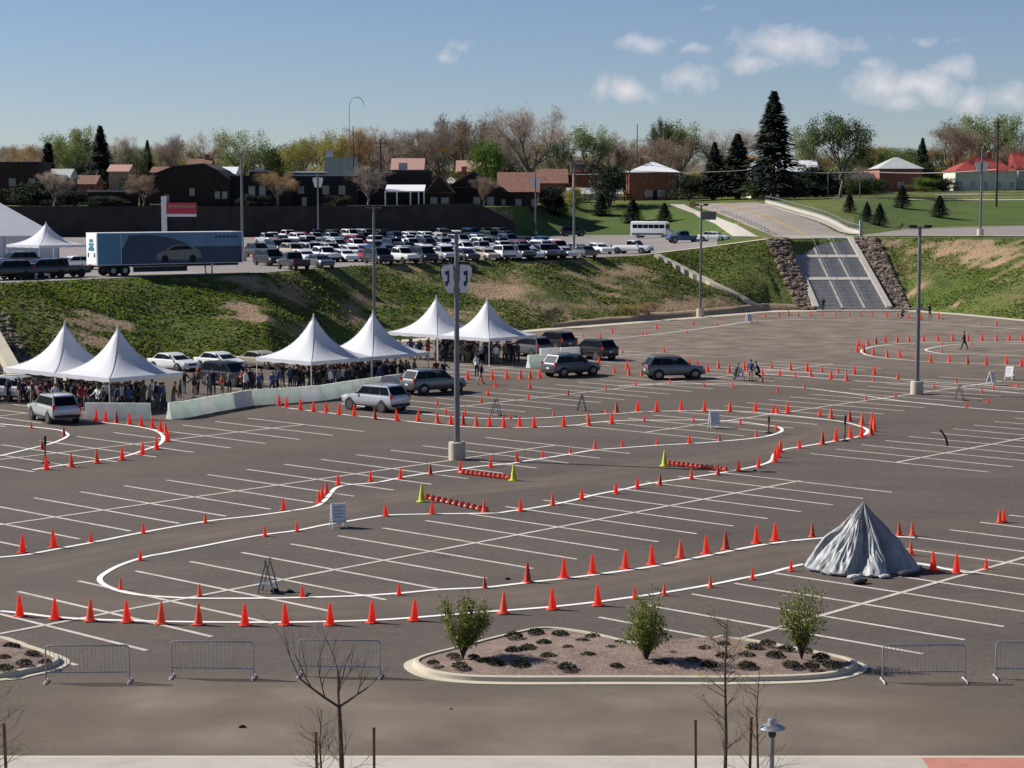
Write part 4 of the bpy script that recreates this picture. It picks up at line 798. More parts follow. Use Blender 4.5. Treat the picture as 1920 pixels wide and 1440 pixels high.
# ---------------------------------------------------------------- people
def person_mesh(pose):
    """one continuous skinned figure split by height into skin / shirt / trousers materials"""
    J = {}
    s = pose.get('stride', .12); lean = pose.get('lean', 0); crouch = pose.get('crouch', 0)
    hip = Vector((0, 0, .93 - crouch * .45)); ch = hip + Vector((.02 + lean * .4, 0, .42)); nk = ch + Vector((.02 + lean * .1, 0, .14)); hdp = nk + Vector((.02, 0, .10)); tp = hdp + Vector((.01, 0, .15))
    V = [hip, hip + (ch - hip) * .5, ch, nk, hdp, tp]; Rr = [.145, .125, .15, .055, .085, .075]; E = [(0, 1), (1, 2), (2, 3), (3, 4), (4, 5)]
    for sd_ in (1, -1):
        f = s * sd_; i = len(V)
        V += [hip + Vector((0, .09 * sd_, -.06)), Vector((f * .55 + crouch * .32, .10 * sd_, .48 - crouch * .10)), Vector((f - .02 - crouch * .1, .105 * sd_, .07)), Vector((f + .13 - crouch * .1, .12 * sd_, .045))]
        Rr += [.10, .062, .045, .042]; E += [(0, i), (i, i + 1), (i + 1, i + 2), (i + 2, i + 3)]
        i = len(V); am = pose.get('arms', (0, 0))[0 if sd_ > 0 else 1]
        sh = ch + Vector((0, .17 * sd_, .06)); el = sh + Vector((.02 + am * .14, .07 * sd_, -.27 + am * .05)); wr = el + Vector((.06 + am * .22, -.02 * sd_, -.23 + am * .2)); ha = wr + (wr - el).normalized() * .10
        V += [sh, el, wr, ha]; Rr += [.062, .045, .033, .036]; E += [(2, i), (i, i + 1), (i + 1, i + 2), (i + 2, i + 3)]
    me = bpy.data.meshes.new('t'); me.from_pydata([tuple(v) for v in V], E, []); o = bpy.data.objects.new('t', me); C.objects.link(o)
    sk = o.modifiers.new('s', 'SKIN'); sk.use_smooth_shade = True
    for i, v in enumerate(me.skin_vertices[0].data): v.radius = (Rr[i] * (.8 if 0 <= i < 3 else 1), Rr[i]); v.use_root = (i == 0)
    sub = o.modifiers.new('u', 'SUBSURF'); sub.levels = 1; sub.render_levels = 1
    dg = bpy.context.evaluated_depsgraph_get(); r = bpy.data.meshes.new_from_object(o.evaluated_get(dg)); bpy.data.objects.remove(o)
    return r, hip.z, nk.z, hdp
POSES = [dict(stride=.05, arms=(.1, 0)), dict(stride=.28, arms=(.5, .1)), dict(stride=.02, arms=(.9, .8)), dict(stride=.1, arms=(.1, .9), lean=.15), dict(stride=.05, arms=(.6, .6), crouch=1.0, lean=.4)]
PM = [person_mesh(q) for q in POSES]; PCACHE = {}
def person(p, rz, pose, shirt, pants, label, group=None, sc=1.0, hat=False):
    me, hz, nz_, hp = PM[pose]; key = (pose, shirt, pants)
    if key not in PCACHE:
        m2 = me.copy(); m2.materials.clear()
        for x in (shirt, pants, 'skin', 'cloth_black'): m2.materials.append(M[x])
        for f in m2.polygons:
            c = f.center; f.material_index = 2 if c.z > nz_ + .01 else (0 if c.z > hz + .0 else 1)
            if abs(c.y) > .22 and c.z < hz + .14 and c.z > .3: f.material_index = 2
            if c.z < .10: f.material_index = 3
        hb = MB(); pr = [(.095 * math.cos(a * PI / 10), .095 * math.sin(a * PI / 10) * 1.15) for a in range(0, 6)]
        hb.lathe([(r_, z_) for r_, z_ in pr], 12, T=Matrix.Translation((hp.x - .015, hp.y, hp.z + .055)))
        hm = hb.mesh('hair', 'hair', 60); PCACHE[key] = (m2, hm)
    m2, hm = PCACHE[key]
    t = empty('person', p, rz, label, 'person', group); t.scale = (sc * 1.15, sc * 1.15, sc)
    o = bpy.data.objects.new('body', m2); C.objects.link(o); o.parent = t
    h = bpy.data.objects.new('hair', hm); C.objects.link(h); h.parent = t
    return t
cl = ['cloth_black', 'cloth_black', 'cloth_navy', 'cloth_gray', 'cloth_black', 'cloth_white', 'cloth_navy', 'cloth_red', 'cloth_blue', 'cloth_olive', 'cloth_black', 'cloth_gray', 'cloth_black']; pn = ['denim', 'khaki', 'cloth_black', 'denim', 'cloth_gray']
CLN = dict(cloth_black='black', cloth_navy='navy', cloth_gray='grey', cloth_white='white', cloth_red='red', cloth_blue='blue', cloth_olive='olive')
rp = random.Random(5)
def crowd(cx, uvec, vvec, nu_, nv_, nm, prob=.85):
    L = []
    for i in range(nu_):
        for j in range(nv_):
            if rp.random() > prob: continue
            p = cx + uvec * ((i + .5) / nu_ * 2 - 1 + rp.uniform(-.05, .05)) + vvec * ((j + .5) / nv_ * 2 - 1 + rp.uniform(-.09, .09)); L.append(p)
    L.sort(key=lambda q: pxof(q.x, q.y))
    for i, p in enumerate(L):
        s = rp.choice(cl); person(p, rp.uniform(0, 6.28), rp.choice([0, 0, 1, 2, 3]), s, rp.choice(pn), 'person in %s top, %s from left %s' % (CLN[s], ordn(i), nm), 'people ' + nm, rp.uniform(.94, 1.05))
crowd(tA + Vector((.3, -.8, 0)), e1 * 2.9, e2 * 2.9, 6, 7, 'under the nearer tent of the left pair', .95)
crowd(tB + Vector((0, -1.2, 0)), e1 * 2.9, e2 * 2.9, 6, 7, 'under the leftmost tent', .9)
crowd(tC_ + Vector((.5, 0, 0)), e1 * 2.7, e2 * 2.9, 6, 7, 'under the left tent of the middle pair', .9)
crowd(tD, e1 * 2.7, e2 * 2.8, 6, 7, 'under the right tent of the middle pair', .9)
crowd(tE + Vector((0, -.5, 0)), e1 * 2.7, e2 * 2.8, 5, 5, 'under the left tent of the right pair', .85)
crowd(tF, e1 * 2.7, e2 * 2.8, 6, 7, 'under the rightmost tent', .9)
crowd(bp(395, 742), Vector((2.6, 0, 0)), Vector((0, 2.5, 0)), 5, 2, 'standing right of the left tents', .9)
crowd(bp(15, 752), Vector((2.2, 0, 0)), Vector((0, 2, 0)), 4, 2, 'at the left edge below the leftmost tent', .9)
crowd(bp(490, 738), Vector((1.5, 0, 0)), Vector((0, 2, 0)), 3, 2, 'in the gap between left and middle tents', .9)
person(bp(1808, 656), 2.9, 1, 'cloth_navy', 'cloth_black', 'person in dark clothes striding across the right-hand oval')
person(bp(1407, 716), 1.0, 0, 'cloth_blue', 'khaki', 'person in blue top standing beside a sandwich board')
person(bp(1424, 708), 3.0, 4, 'cloth_black', 'cloth_black', 'person in black crouching by a cone')
person(bp(901, 721), .5, 1, 'cloth_navy', 'khaki', 'person in navy top walking among the cones right of the big lamp post')
person(bp(894, 706), 2.5, 0, 'cloth_white', 'denim', 'person in white top behind the walking person in navy')
person(bp(1543, 583), 1.0, 0, 'cloth_black', 'cloth_black', 'person in black at the bottom left corner of the stairs')
person(bp(1743, 598), 2.0, 3, 'cloth_navy', 'khaki', 'person in navy standing right of the right lamp post')
person(bp(1690, 597), 0.4, 4, 'cloth_black', 'denim', 'person in black crouching left of the right lamp post')
person(bp(1378, 712), 0.4, 4, 'cloth_black', 'cloth_black', 'person in black crouching left of the sandwich board')
person(bp(712, 728), 2.6, 0, 'cloth_blue', 'denim', 'person in blue standing at the pale barrier before the middle tents')
person(bp(818, 716), 2.2, 0, 'cloth_red', 'denim', 'person in red behind the dark grey SUV')
person(bp(832, 718), 1.2, 3, 'cloth_navy', 'cloth_black', 'person in navy behind the dark grey SUV, beside the lamp post')

# ---------------------------------------------------------------- water-filled barriers
def barrier_mesh(L, h=1.07):
    b = MB(); pr = [(.30, 0), (.30, .12), (.22, .38), (.12, .62), (.10, h), (-.10, h), (-.12, .62), (-.22, .38), (-.30, .12), (-.30, 0)]
    n = 8; R_ = []
    for i in range(n * 2 + 1):
        x = -L / 2 + L * i / (n * 2); k = 1.0 if (i % 2 == 0) else .90
        if i in (0, n * 2): k = .93
        R_.append([(x, y * k, z) for y, z in pr])
    b.loft(R_); return b
bm_cache = {}
def barriers(pl, nm, mats_, h=1.07):
    P = [bp(*q) for q in pl]; seg = []
    for a, c in zip(P, P[1:]):
        L_ = (c - a).length; n = max(1, round(L_ / 1.95))
        for i in range(n): seg.append((a.lerp(c, i / n), a.lerp(c, (i + 1) / n)))
    for i, (a, c) in enumerate(seg):
        m = mats_[i % len(mats_)]; L_ = round((c - a).length - .04, 1)
        k = (m, L_, h)
        t = empty('water_barrier', (a + c) / 2, math.atan2(c.y - a.y, c.x - a.x), '%s barrier block, %s from left in %s' % ({'white_plastic': 'white', 'green_plastic': 'pale green', 'pink_plastic': 'pinkish'}[m], ORD[i], nm), 'road barrier', 'plastic barriers around the tents')
        if k not in bm_cache:
            bm_cache[k] = (barrier_mesh(L_, h).mesh('barrier_block', m, 30), MB().lathe([(.07, h), (.07, h + .03)], 10).mesh('cap', m))
        for q, nn_ in zip(bm_cache[k], ('block', 'cap')): o = bpy.data.objects.new(nn_, q); C.objects.link(o); o.parent = t
barriers([(160, 786), (283, 787)], 'the short run before the left tents', ['white_plastic', 'green_plastic', 'white_plastic'])
barriers([(316, 786), (345, 783), (400, 772), (470, 760), (520, 757), (600, 751), (660, 741), (762, 726)], 'the long run before the middle tents', ['green_plastic', 'green_plastic', 'white_plastic', 'green_plastic', 'pink_plastic', 'green_plastic', 'green_plastic', 'white_plastic'])
barriers([(990, 690), (1050, 686)], 'the run behind the slate SUV', ['green_plastic', 'white_plastic'])
barriers([(1012, 676), (1088, 673)], 'the run by the black SUV', ['white_plastic'])

# ---------------------------------------------------------------- sandwich boards
def aframe(px, y, rz, label, h=1.1, w_=.62, white=True):
    t = empty('sandwich_board', bp(px, y), rz, label, 'sandwich board', 'sandwich boards on the lot')
    for s in (1, -1):
        b = MB(); T = Matrix.Translation((0, s * .30, 0)) @ Matrix.Rotation(s * R(15.2), 4, 'X')
        lg = .035 if white else .06
        for x in (-w_ / 2, w_ / 2 - lg): b.box(x, x + lg, -.02, .02, 0, h, T=T)
        if white:
            b.box(-w_ / 2 + .036, w_ / 2 - .036, -.01, .01, h * .22, h - .02, T=T)
        else: b.box(-w_ / 2 + .036, w_ / 2 - .036, -.012, .012, h - .08, h - .02, T=T)
        pa = b.build('panel' if white else 'frame', 'sign_white' if white else 'car_gray', t)
        if white:
            b = MB()
            for k in range(4): b.box(-w_ / 2 + .1, w_ / 2 - .1 - .06 * (k % 2), s * .0125 - .002, s * .0125 + .002, h * (.82 - .13 * k), h * (.87 - .13 * k), T=T)
            b.build('lettering', 'roof_gray', pa)
    b = MB(); b.box(-w_ / 2, w_ / 2, -.24, .24, .30, .33); b.build('brace', 'galv', t)
aframe(634, 989, R(18), 'white sandwich board standing on the long line, nearest the left gate')
aframe(1339, 803, R(12), 'white sandwich board inside the central hairpin')
aframe(503, 1110, R(80), 'grey empty sandwich board frame inside the lower left loop', 1.25, .6, False)
aframe(930, 779, R(75), 'grey sandwich board frame behind the big lamp post row', 1.15, .6, False)
aframe(1091, 770, R(80), 'grey sandwich board frame left of the hairpin', 1.1, .5, False)
aframe(1404, 606, R(25), 'small white sandwich board at the foot of the bank')
aframe(1388, 713, R(70), 'white sandwich board beside the person in blue')
aframe(1799, 750, R(65), 'grey sandwich board frame right of the right lamp post', 1.1, .6, False)
aframe(1858, 722, R(50), 'white sandwich board leaning at the right, left one of a pair')
aframe(1893, 712, R(-35), 'white sandwich board at the right edge, right one of a pair')
# delineator posts and dropped things
def delin(px, y, label, h=1.5):
    t = empty('marker_post', bp(px, y), .3, label, 'post', 'thin marker posts')
    b = MB(); b.lathe([(.24, 0), (.24, .05), (.06, .09)], 8); b.build('base', 'black_rubber', t)
    b = MB(); b.tube([(0, 0, .05), (0, 0, h * .65)], .045, 8, 'stake'); b.tube([(0, 0, h * .65), (.02, 0, h)], .075, 8, 'trim'); b.build('post', 'stake', t)
delin(1584, 827, 'dark marker post on the right turn of the hairpin'); delin(1441, 812, 'dark marker post at the tip of the inner loop', 1.0); delin(85, 868, 'black topped marker post on the left turn', 1.45)
t = MB().loft([[(-.06 + dx, -.05, z), (.06 + dx, -.05, z), (.06 + dx, .05, z), (-.06 + dx, .05, z)] for dx, z in ((.22, 0), (.18, .3), (.05, .6), (-.22, .95))]).build('bent_post', 'trim')
t.location = bp(1769, 836); tag(t, 'bent black post leaning over the stalls at the right', 'post')
for x, y, lb in ((515, 1109, 'black wheel chock beside the empty sandwich board frame, left one'), (543, 1111, 'black wheel chock right of the empty sandwich board frame'), (952, 1086, 'small black block on the asphalt above the near line'), (454, 1364, 'small black scrap on the foreground asphalt'), (846, 1330, 'tiny dark stone on the foreground asphalt'), (1415, 883, 'small black block beside the far edge line')):  # last block is the lamp post's shadow tip, modelled as an object
    b = MB(); b.loft([[(x_, -.09, 0), (x_, .09, 0), (x_, .07, z_), (x_, -.07, z_)] for x_, z_ in ((-.16, .05), (0, .13), (.16, .05))]); o = b.build('rubber_block', 'black_rubber', bevel=.01); o.location = bp(x, y); tag(o, lb, 'rubber block')
    o.rotation_euler = (0, 0, .3); o.scale = (1, 1, 1) if x in (515, 543) else ((.3, .3, .3) if x == 846 else (.62, .62, .62))

# ---------------------------------------------------------------- crowd-control barriers
def gate_proto():
    t = empty('crowd_barrier'); W_, H_ = 2.45, 1.1
    b = MB(); z0 = .30; r_ = .1
    pts = [(-W_ / 2, 0, .06), (-W_ / 2, 0, H_ - r_), (-W_ / 2 + r_ * .3, 0, H_ - r_ * .3), (-W_ / 2 + r_, 0, H_), (W_ / 2 - r_, 0, H_), (W_ / 2 - r_ * .3, 0, H_ - r_ * .3), (W_ / 2, 0, H_ - r_), (W_ / 2, 0, .06)]
    b.tube(pts, .024, 8); b.tube([(-W_ / 2, 0, z0), (W_ / 2, 0, z0)], .02, 8); b.build('frame', 'galv', t, 40)
    n = 20
    for i in range(1, n):
        x = -W_ / 2 + W_ * i / n; b = MB(); b.tube([(x, 0, z0), (x, 0, H_)], .009, 6); b.build('bar', 'galv', t)
    for s in (-1, 1):
        b = MB(); b.tube([(s * W_ / 2, -.32, .0), (s * W_ / 2, -.28, .05), (s * W_ / 2, .28, .05), (s * W_ / 2, .32, 0)], .02, 8); b.build('foot', 'lamp_clear', t, 40)
    freeze(t); return t
gp_ = gate_proto()
for x, y, a, lb in ((165, 1279, 2, 'steel crowd barrier at the left, beside the tip of the left island'), (399, 1271, -2, 'steel crowd barrier second from the left'), (637, 1268, -3, 'steel crowd barrier just left of the planted island'), (1732, 1278, 1.5, 'steel crowd barrier just right of the planted island'), (1944, 1272, -1, 'steel crowd barrier cut by the right edge')):
    put(gp_, bp(x, y), R(a), lb, 'crowd barrier', 'steel crowd barriers in the foreground')

# ---------------------------------------------------------------- planted islands
def island(outline, label_k):
    P = [bp(*q) for q in outline]; n = len(P); S = []
    for i in range(n):
        p0, p1, p2, p3 = P[i - 1], P[i], P[(i + 1) % n], P[(i + 2) % n]
        for k in range(5):
            t = k / 5; S.append(.5 * ((2 * p1) + (p2 - p0) * t + (2 * p0 - 5 * p1 + 4 * p2 - p3) * t * t + (3 * p1 - p0 - 3 * p2 + p3) * t ** 3))
    c = sum(S, Vector()) / len(S); m = len(S)
    nrm = []
    for i in range(m):
        d = (S[(i + 1) % m] - S[i - 1]).normalized(); q = Vector((-d.y, d.x, 0))
        if q.dot(c - S[i]) < 0: q = -q
        nrm.append(q)
    prof = [(0, -.05), (0, .02), (.28, .03), (.30, .15), (.33, .17), (.46, .17), (.48, .10)]
    b = MB(); vs = []
    for i in range(m):
        for o_, z in prof: q = S[i] + nrm[i] * o_; vs.append((q.x, q.y, z))
    k = len(prof); b.add(vs, [(i * k + j, ((i + 1) % m) * k + j, ((i + 1) % m) * k + j + 1, i * k + j + 1) for i in range(m) for j in range(k - 1)])
    tag(b.build('kerb', 'concrete_warm', smooth=30), kind='structure')
    I = [S[i] + nrm[i] * .47 for i in range(m)]; b = MB(); vs = [(c.x, c.y, .32)]; fs = []; rings = 8
    for r_ in range(1, rings + 1):
        f = r_ / rings
        for q in I: p = c.lerp(q, f); vs.append((p.x, p.y, .12 + .2 * (1 - f ** 2) + (noise.noise(p * 1.5) * .05 if r_ < rings else 0)))
    for i in range(m): fs.append((0, 1 + i, 1 + (i + 1) % m))
    for r_ in range(rings - 1):
        for i in range(m): a = 1 + r_ * m + i; a2 = 1 + r_ * m + (i + 1) % m; fs.append((a, a + m, a2 + m, a2))
    b.add(vs, fs); tag(b.build('planting_bed', 'mulch', smooth=60), kind='structure')
island([(757, 1250), (775, 1236), (840, 1219), (900, 1203), (950, 1191), (995, 1182), (1045, 1181), (1120, 1191), (1185, 1206), (1260, 1221), (1300, 1222), (1345, 1211), (1390, 1202), (1440, 1208), (1540, 1226), (1605, 1240), (1627, 1253), (1603, 1268), (1540, 1279), (1400, 1284), (1150, 1284), (930, 1284), (840, 1279), (785, 1268)], '')
island([(-260, 1170), (0, 1196), (60, 1212), (115, 1230), (131, 1242), (110, 1256), (60, 1268), (0, 1277), (-300, 1290)], '')

def leafcloud(b, fn, n, size, m, rnd_, flat=False, asp=1.0):
    for _ in range(n):
        p = fn(); s = size * rnd_.uniform(.6, 1.3)
        a = Vector((rnd_.gauss(0, 1), rnd_.gauss(0, 1), rnd_.gauss(0, 1))).normalized(); c_ = a.orthogonal().normalized(); c_ = Matrix.Rotation(rnd_.uniform(0, 6.28), 3, a) @ c_; d = a.cross(c_)
        c_ *= s; d *= s * asp
        b.add([p - c_, p - d * .7, p + c_, p + d * .7], [(0, 1, 2, 3)], m)
rs = random.Random(3)
def juniper_mesh(seed):
    r_ = random.Random(seed); b = MB()
    def f():
        a = r_.uniform(0, 6.28); q = r_.random() ** .5 * .42; return Vector((q * math.cos(a), q * .8 * math.sin(a), .02 + .26 * r_.random() * (1 - (q / .5) ** 2)))
    leafcloud(b, f, 380, .06, 'juniper', r_, asp=.5); return b.mesh('juniper', 'juniper')
JM = [juniper_mesh(i) for i in range(3)]
JP = [(812,1245),(850,1232),(862,1250),(888,1233),(907,1241),(963,1195),(1004,1188),(1050,1190),(963,1221),(1020,1207),(1092,1205),(1112,1197),(1065,1217),(990,1218),(1028,1233),(1103,1232),(1147,1218),(1163,1208),(1063,1253),(1156,1250),(975,1248),(930,1245),(1320,1219),(1357,1210),(1400,1231),(1355,1233),(1415,1216),(1440,1209),(1400,1250),(1453,1231),(1475,1219),(1484,1249),(1512,1222),(1540,1235),(1262,1228),(1298,1240),(1240,1245),(1560,1250),(1330,1248),(1520,1251),(20,1215),(60,1228),(8,1235),(45,1245),(85,1243),(10,1255)]
for i, (x, y) in enumerate(JP):
    o = bpy.data.objects.new('juniper_shrub', JM[i % 3]); C.objects.link(o); p = bp(x, y, .22); o.location = p; s = rs.uniform(.42, .72); o.scale = (s * 1.0, s * 1.35, s); o.rotation_euler = (0, 0, rs.uniform(0, 6))
    L_ = sorted(q for q in JP if (q[0] < 150) == (x < 150)); k = L_.index((x, y))
    tag(o, 'low dark juniper clump, %s from left on the %s' % (ordn(k), 'left island' if x < 150 else 'central island'), 'shrub', 'low juniper clumps on the planted islands')
def bush(px, y, top, wpx, seed, label, dens=1.0):
    p = bp(px, y, .2); ppm = F / (p.y * cP + 14 * sP); H_ = (y - top) / ppm; W_ = wpx / ppm / 2; r_ = random.Random(seed)
    t = empty('leafy_shrub', p, 0, label, 'bush', 'upright young bushes on the planted island')
    b = MB(); tips = []
    for k in range(22):
        a = r_.uniform(0, 6.28); q = r_.random() ** .6; h = H_ * (1.0 - .35 * q * r_.random()) * r_.uniform(.72, 1); ex = Vector((math.cos(a) * W_ * q, math.sin(a) * W_ * q, h))
        if k > 17: ex = Vector((math.cos(a) * W_ * 1.05, math.sin(a) * W_ * .8, h * .5))
        pts = [Vector((0, 0, 0)), Vector((ex.x * .25, ex.y * .25, h * .28)), Vector((ex.x * .75, ex.y * .75, h * .62)), ex]; b.tube(pts, [.022, .016, .01, .004], 5); tips.append(pts)
    b.build('stems', 'bark', t)
    b = MB()
    def f():
        q = r_.choice(tips); s = r_.uniform(.9, 3); i = int(min(s, 2.99)); f_ = s - i; c = q[i].lerp(q[min(i + 1, 3)], f_); rad = .10 * (1.25 - abs(s - 1.9) * .45)
        return c + Vector((r_.gauss(0, rad), r_.gauss(0, rad), r_.gauss(0, rad * .9)))
    leafcloud(b, f, int(5200 * dens), .055, 'bush_leaf', r_, asp=.5); b.build('foliage', 'bush_leaf', t)
bush(868, 1234, 1092, 92, 11, 'bushy green shrub at the left end of the planted island', .9)
bush(1212, 1240, 1105, 80, 22, 'green shrub in the middle of the planted island', .72)
bush(1503, 1236, 1086, 92, 13, 'sparse green shrub at the right end of the planted island', .5)

# ---------------------------------------------------------------- covered heap
hp_ = bp(1617, 1066); th_ = empty('covered_heap', hp_, 0, 'pointed heap draped in a grey tarpaulin on the course', 'tarpaulin heap')
b = MB(); N, K = 300, 40; vs = []
VAL = [(-1.78, .20, .75), (-.95, .16, .9), (-2.6, .12, .35), (.2, .2, .6), (1.2, .22, .6), (2.3, .25, .5)]      # deep creases between the hidden poles
for i in range(K + 1):
    t_ = i / K
    for k in range(N):
        a = 2 * PI * k / N; aw = a - PI
        q_ = Vector((math.cos(a) * 4.2, math.sin(a) * 4.2, t_ * 1.1)); wr1 = 1 - 2.4 * abs(noise.noise(q_)); wr2 = 1 - 2.4 * abs(noise.noise(q_ * 2.7 + Vector((3, 1, t_ * 2))))
        fold = wr1 * .75 + wr2 * .38 + math.sin(a * 11 + 1.7 * math.sin(a * 2)) * .15
        cre = sum(dp * math.exp(-((aw - a0 - .12 * math.sin(t_ * 4)) / wd_) ** 2) for a0, wd_, dp in VAL)
        rr = t_ ** 1.0 * (2.02 + .16 * math.cos(2 * a)) + fold * .13 * t_ ** .8 - cre * .85 * t_ ** 1.1 * (1 - .45 * t_)
        z = 2.62 * (1 - t_) ** 1.22
        z += (.38 * math.exp(-((aw - 2.95) / .5) ** 2) + .34 * math.exp(-((aw + .35) / .38) ** 2)) * math.sin(min(1, t_ ** 1.6) * PI) ** 1.2 + .12 * noise.noise(Vector((math.cos(a) * 2, math.sin(a) * 2, t_ * 4))) * math.sin(t_ * PI) + .05 * wr2 * math.sin(t_ * PI)
        if i == K: z = 0.02 + max(0, .14 * fold)
        vs.append((rr * math.cos(aw), rr * math.sin(aw), max(.02, z)))
b.add(vs, [(i * N + k, i * N + (k + 1) % N, (i + 1) * N + (k + 1) % N, (i + 1) * N + k) for i in range(K) for k in range(N)]); b.add([(0, 0, 2.7)] + vs[:N], [(0, 1 + k, 1 + (k + 1) % N) for k in range(N)])
b.build('tarpaulin', 'tarp', th_, 38)
def bag(px, y, m, lb, s=1.0):
    b = MB(); R_ = []
    for i in range(7):
        a = i / 6; q = [.55, .95, 1.0, .92, 1.0, .85, .30][i]; R_.append([((a - .5) * .58 * s, .16 * s * q * math.cos(k * PI / 5) * (1 + .1 * math.sin(k * 2.3 + i)), .095 * s + .095 * s * q * math.sin(k * PI / 5) + .015 * math.sin(i * 2 + k)) for k in range(10)])
    b.loft(R_); o = b.build('sandbag', m, smooth=60); o.location = bp(px, y); o.rotation_euler = (0, 0, .4); tag(o, lb, 'sandbag', 'sandbags holding the tarpaulin')
bag(1603, 1086, 'sandbag', 'pale sandbag at the front foot of the grey heap', 1.0); bag(1612, 1094, 'sandbag_dark', 'dark sandbag in front of the grey heap', 1.1); bag(1659, 1084, 'sandbag', 'pale sandbag right of centre at the foot of the heap', .8); bag(1700, 1080, 'sandbag_dark', 'dark sandbag at the right foot of the heap', 1.2)

# ---------------------------------------------------------------- foreground pavement, trees, stakes, lamp
zk = bp(960, 1427); D_k = zk.y
b = MB(); b.box(-60, 60, D_k - .18, D_k, -.2, .14); tag(b.build('kerb', 'concrete_warm'), kind='structure')
xr = bp(1727, 1430).x; b = MB(); b.box(-60, xr, D_k - 8, D_k - .181, -.2, .137); tag(b.build('pavement', 'concrete'), kind='structure')
b = MB(); b.box(xr + .003, 60, D_k - 8, D_k - .181, -.2, .134); tag(b.build('paver_walk', 'red_paver'), kind='structure')
b = MB(); b.box(-60, 60, D_k - 60, D_k - 8.003, -.2, .12); tag(b.build('planting_strip', 'mulch'), kind='structure')
def grow(b, p, d, L_, r, depth, rnd_, tips, spread=.55, up=.12, mat_='bark', nseg=3):
    pts = [p]; rad = [r]; q = p.copy(); dd = d.normalized()
    for i in range(nseg):
        dd = (dd + Vector((rnd_.gauss(0, .12), rnd_.gauss(0, .12), rnd_.gauss(0, .06) + up * .3))).normalized(); q = q + dd * L_ / nseg; pts.append(q.copy()); rad.append(r * (1 - .4 * (i + 1) / nseg))
    b.tube(pts, rad, 6 if r > .03 else 4, mat_, cap=False); tips.append((pts[-1], dd, rad[-1]))
    if depth > 0:
        n = rnd_.choice([2, 3, 3])
        for k in range(n):
            j = rnd_.choice([1, 2, 3]) if k < n - 1 else 3; base = pts[min(j, len(pts) - 1)]
            ax = dd.orthogonal().normalized(); ax = Matrix.Rotation(rnd_.uniform(0, 6.28), 3, dd) @ ax; nd2 = (dd + ax * rnd_.uniform(spread * .6, spread * 1.4) + Vector((0, 0, up))).normalized()
            grow(b, base, nd2, L_ * rnd_.uniform(.55, .8), rad[min(j, len(rad) - 1)] * .7, depth - 1, rnd_, tips, spread, up, mat_, nseg)
def fgtree(px, top, D, seed, label, kind='bare', trunk=.045, bud=None, forks=True):
    z1 = zy(top, D); r_ = random.Random(seed); p = at(px, D, .12); t = empty('young_tree', p, 0, label, 'tree', 'young trees on the foreground pavement')
    b = MB(); H_ = z1 - .12; tips = []
    if forks:
        f = H_ * .62; b.tube([(0, 0, 0), (.02, 0, f * .5), (-.03, 0, f)], [trunk * 1.2, trunk, trunk * .85], 8)
        for (ax, az, L_) in ((-1.15, .62, H_ * .52), (-.22, 1.25, H_ * .40), (.95, .55, H_ * .36)):
            grow(b, Vector((-.03, 0, f)), Vector((ax, r_.uniform(-.3, .3), az)), L_ * .55, trunk * .6, 3, r_, tips, .45, .15)
        for k in range(7):
            z = r_.uniform(.3, .95) * f; grow(b, Vector((0, 0, z)), Vector((r_.uniform(-1, 1), r_.uniform(-1, 1), .25)), .5, trunk * .22, 2, r_, tips, .6, .1)
    else:
        b.tube([(0, 0, 0), (.02, 0, H_ * .4), (-.02, 0, H_ * .75), (.03, 0, H_)], [trunk, trunk * .8, trunk * .45, .006], 8)
        for k in range(26):
            z = r_.uniform(.28, .97) * H_; q = 1 - z / H_; grow(b, Vector((0, 0, z)), Vector((r_.uniform(-1, 1), r_.uniform(-1, 1), .5)), .28 + .5 * q, trunk * .22, 2, r_, tips, .5, .12)
    b.build('branches', 'bark', t)
    if bud:
        b = MB(); leafcloud(b, lambda: (lambda q: q[0] + Vector((r_.gauss(0, .05), r_.gauss(0, .05), r_.gauss(0, .05))))(r_.choice(tips)), 420, .022, bud, r_); b.build('buds', bud, t)
fgtree(640, 1200, 44, 4, 'bare forked young tree in the foreground, taller left one', trunk=.055)
fgtree(603, 1330, 42.5, 5, 'thin bare sapling beside the forked tree', trunk=.035, forks=False)
fgtree(1358, 1160, 44, 6, 'thin young tree with yellow buds in the right foreground', trunk=.05, bud='leaf_yellow', forks=False)
fgtree(1418, 1260, 43, 7, 'very thin bare sapling left of the small lamp', trunk=.035, forks=False)
fgtree(0, 1300, 43, 9, 'budding sapling cut by the left edge', trunk=.04, bud='leaf_yellow', forks=False)
for x, top, D, lb, m in ((702, 1366, 44.5, 'wooden stake right of the bare forked tree', 'stake'), (1305, 1352, 44.5, 'reddish wooden stake left of the budding tree', 'stake'), (1404, 1347, 44.5, 'dark wooden stake right of the budding tree', 'bark'), (595, 1374, 44.5, 'wooden stake left of the bare forked tree', 'stake'), (14, 1358, 44.5, 'wooden stake at the left edge', 'stake')):
    p = at(x, D, .12); h = zy(top, D) - .12; b = MB(); b.loft([[(-.03, -.03, z), (.03, -.03, z), (.03, .03, z), (-.03, .03, z)] for z in (0, h)]); b.loft([[(-.04, -.04, z), (.04, -.04, z), (.04, .04, z), (-.04, .04, z)] for z in (h, h + .03)]); o = b.build('tree_stake', m); o.location = p; o.rotation_euler = (0, R(random.uniform(-1.5, 1.5)), 0); tag(o, lb, 'stake', 'tree stakes in the foreground')
p = at(1446, 44.5, .12); h = zy(1346, 44.5) - .12; t = empty('path_lamp', p, 0, 'small grey path lamp with a domed cap at the bottom right', 'lamp post')
b = MB(); b.tube([(0, 0, 0), (0, 0, h - .45)], .055, 12); b.lathe([(.12, 0), (.12, .04)], 12); b.build('post', 'pole_gray', t, 40)
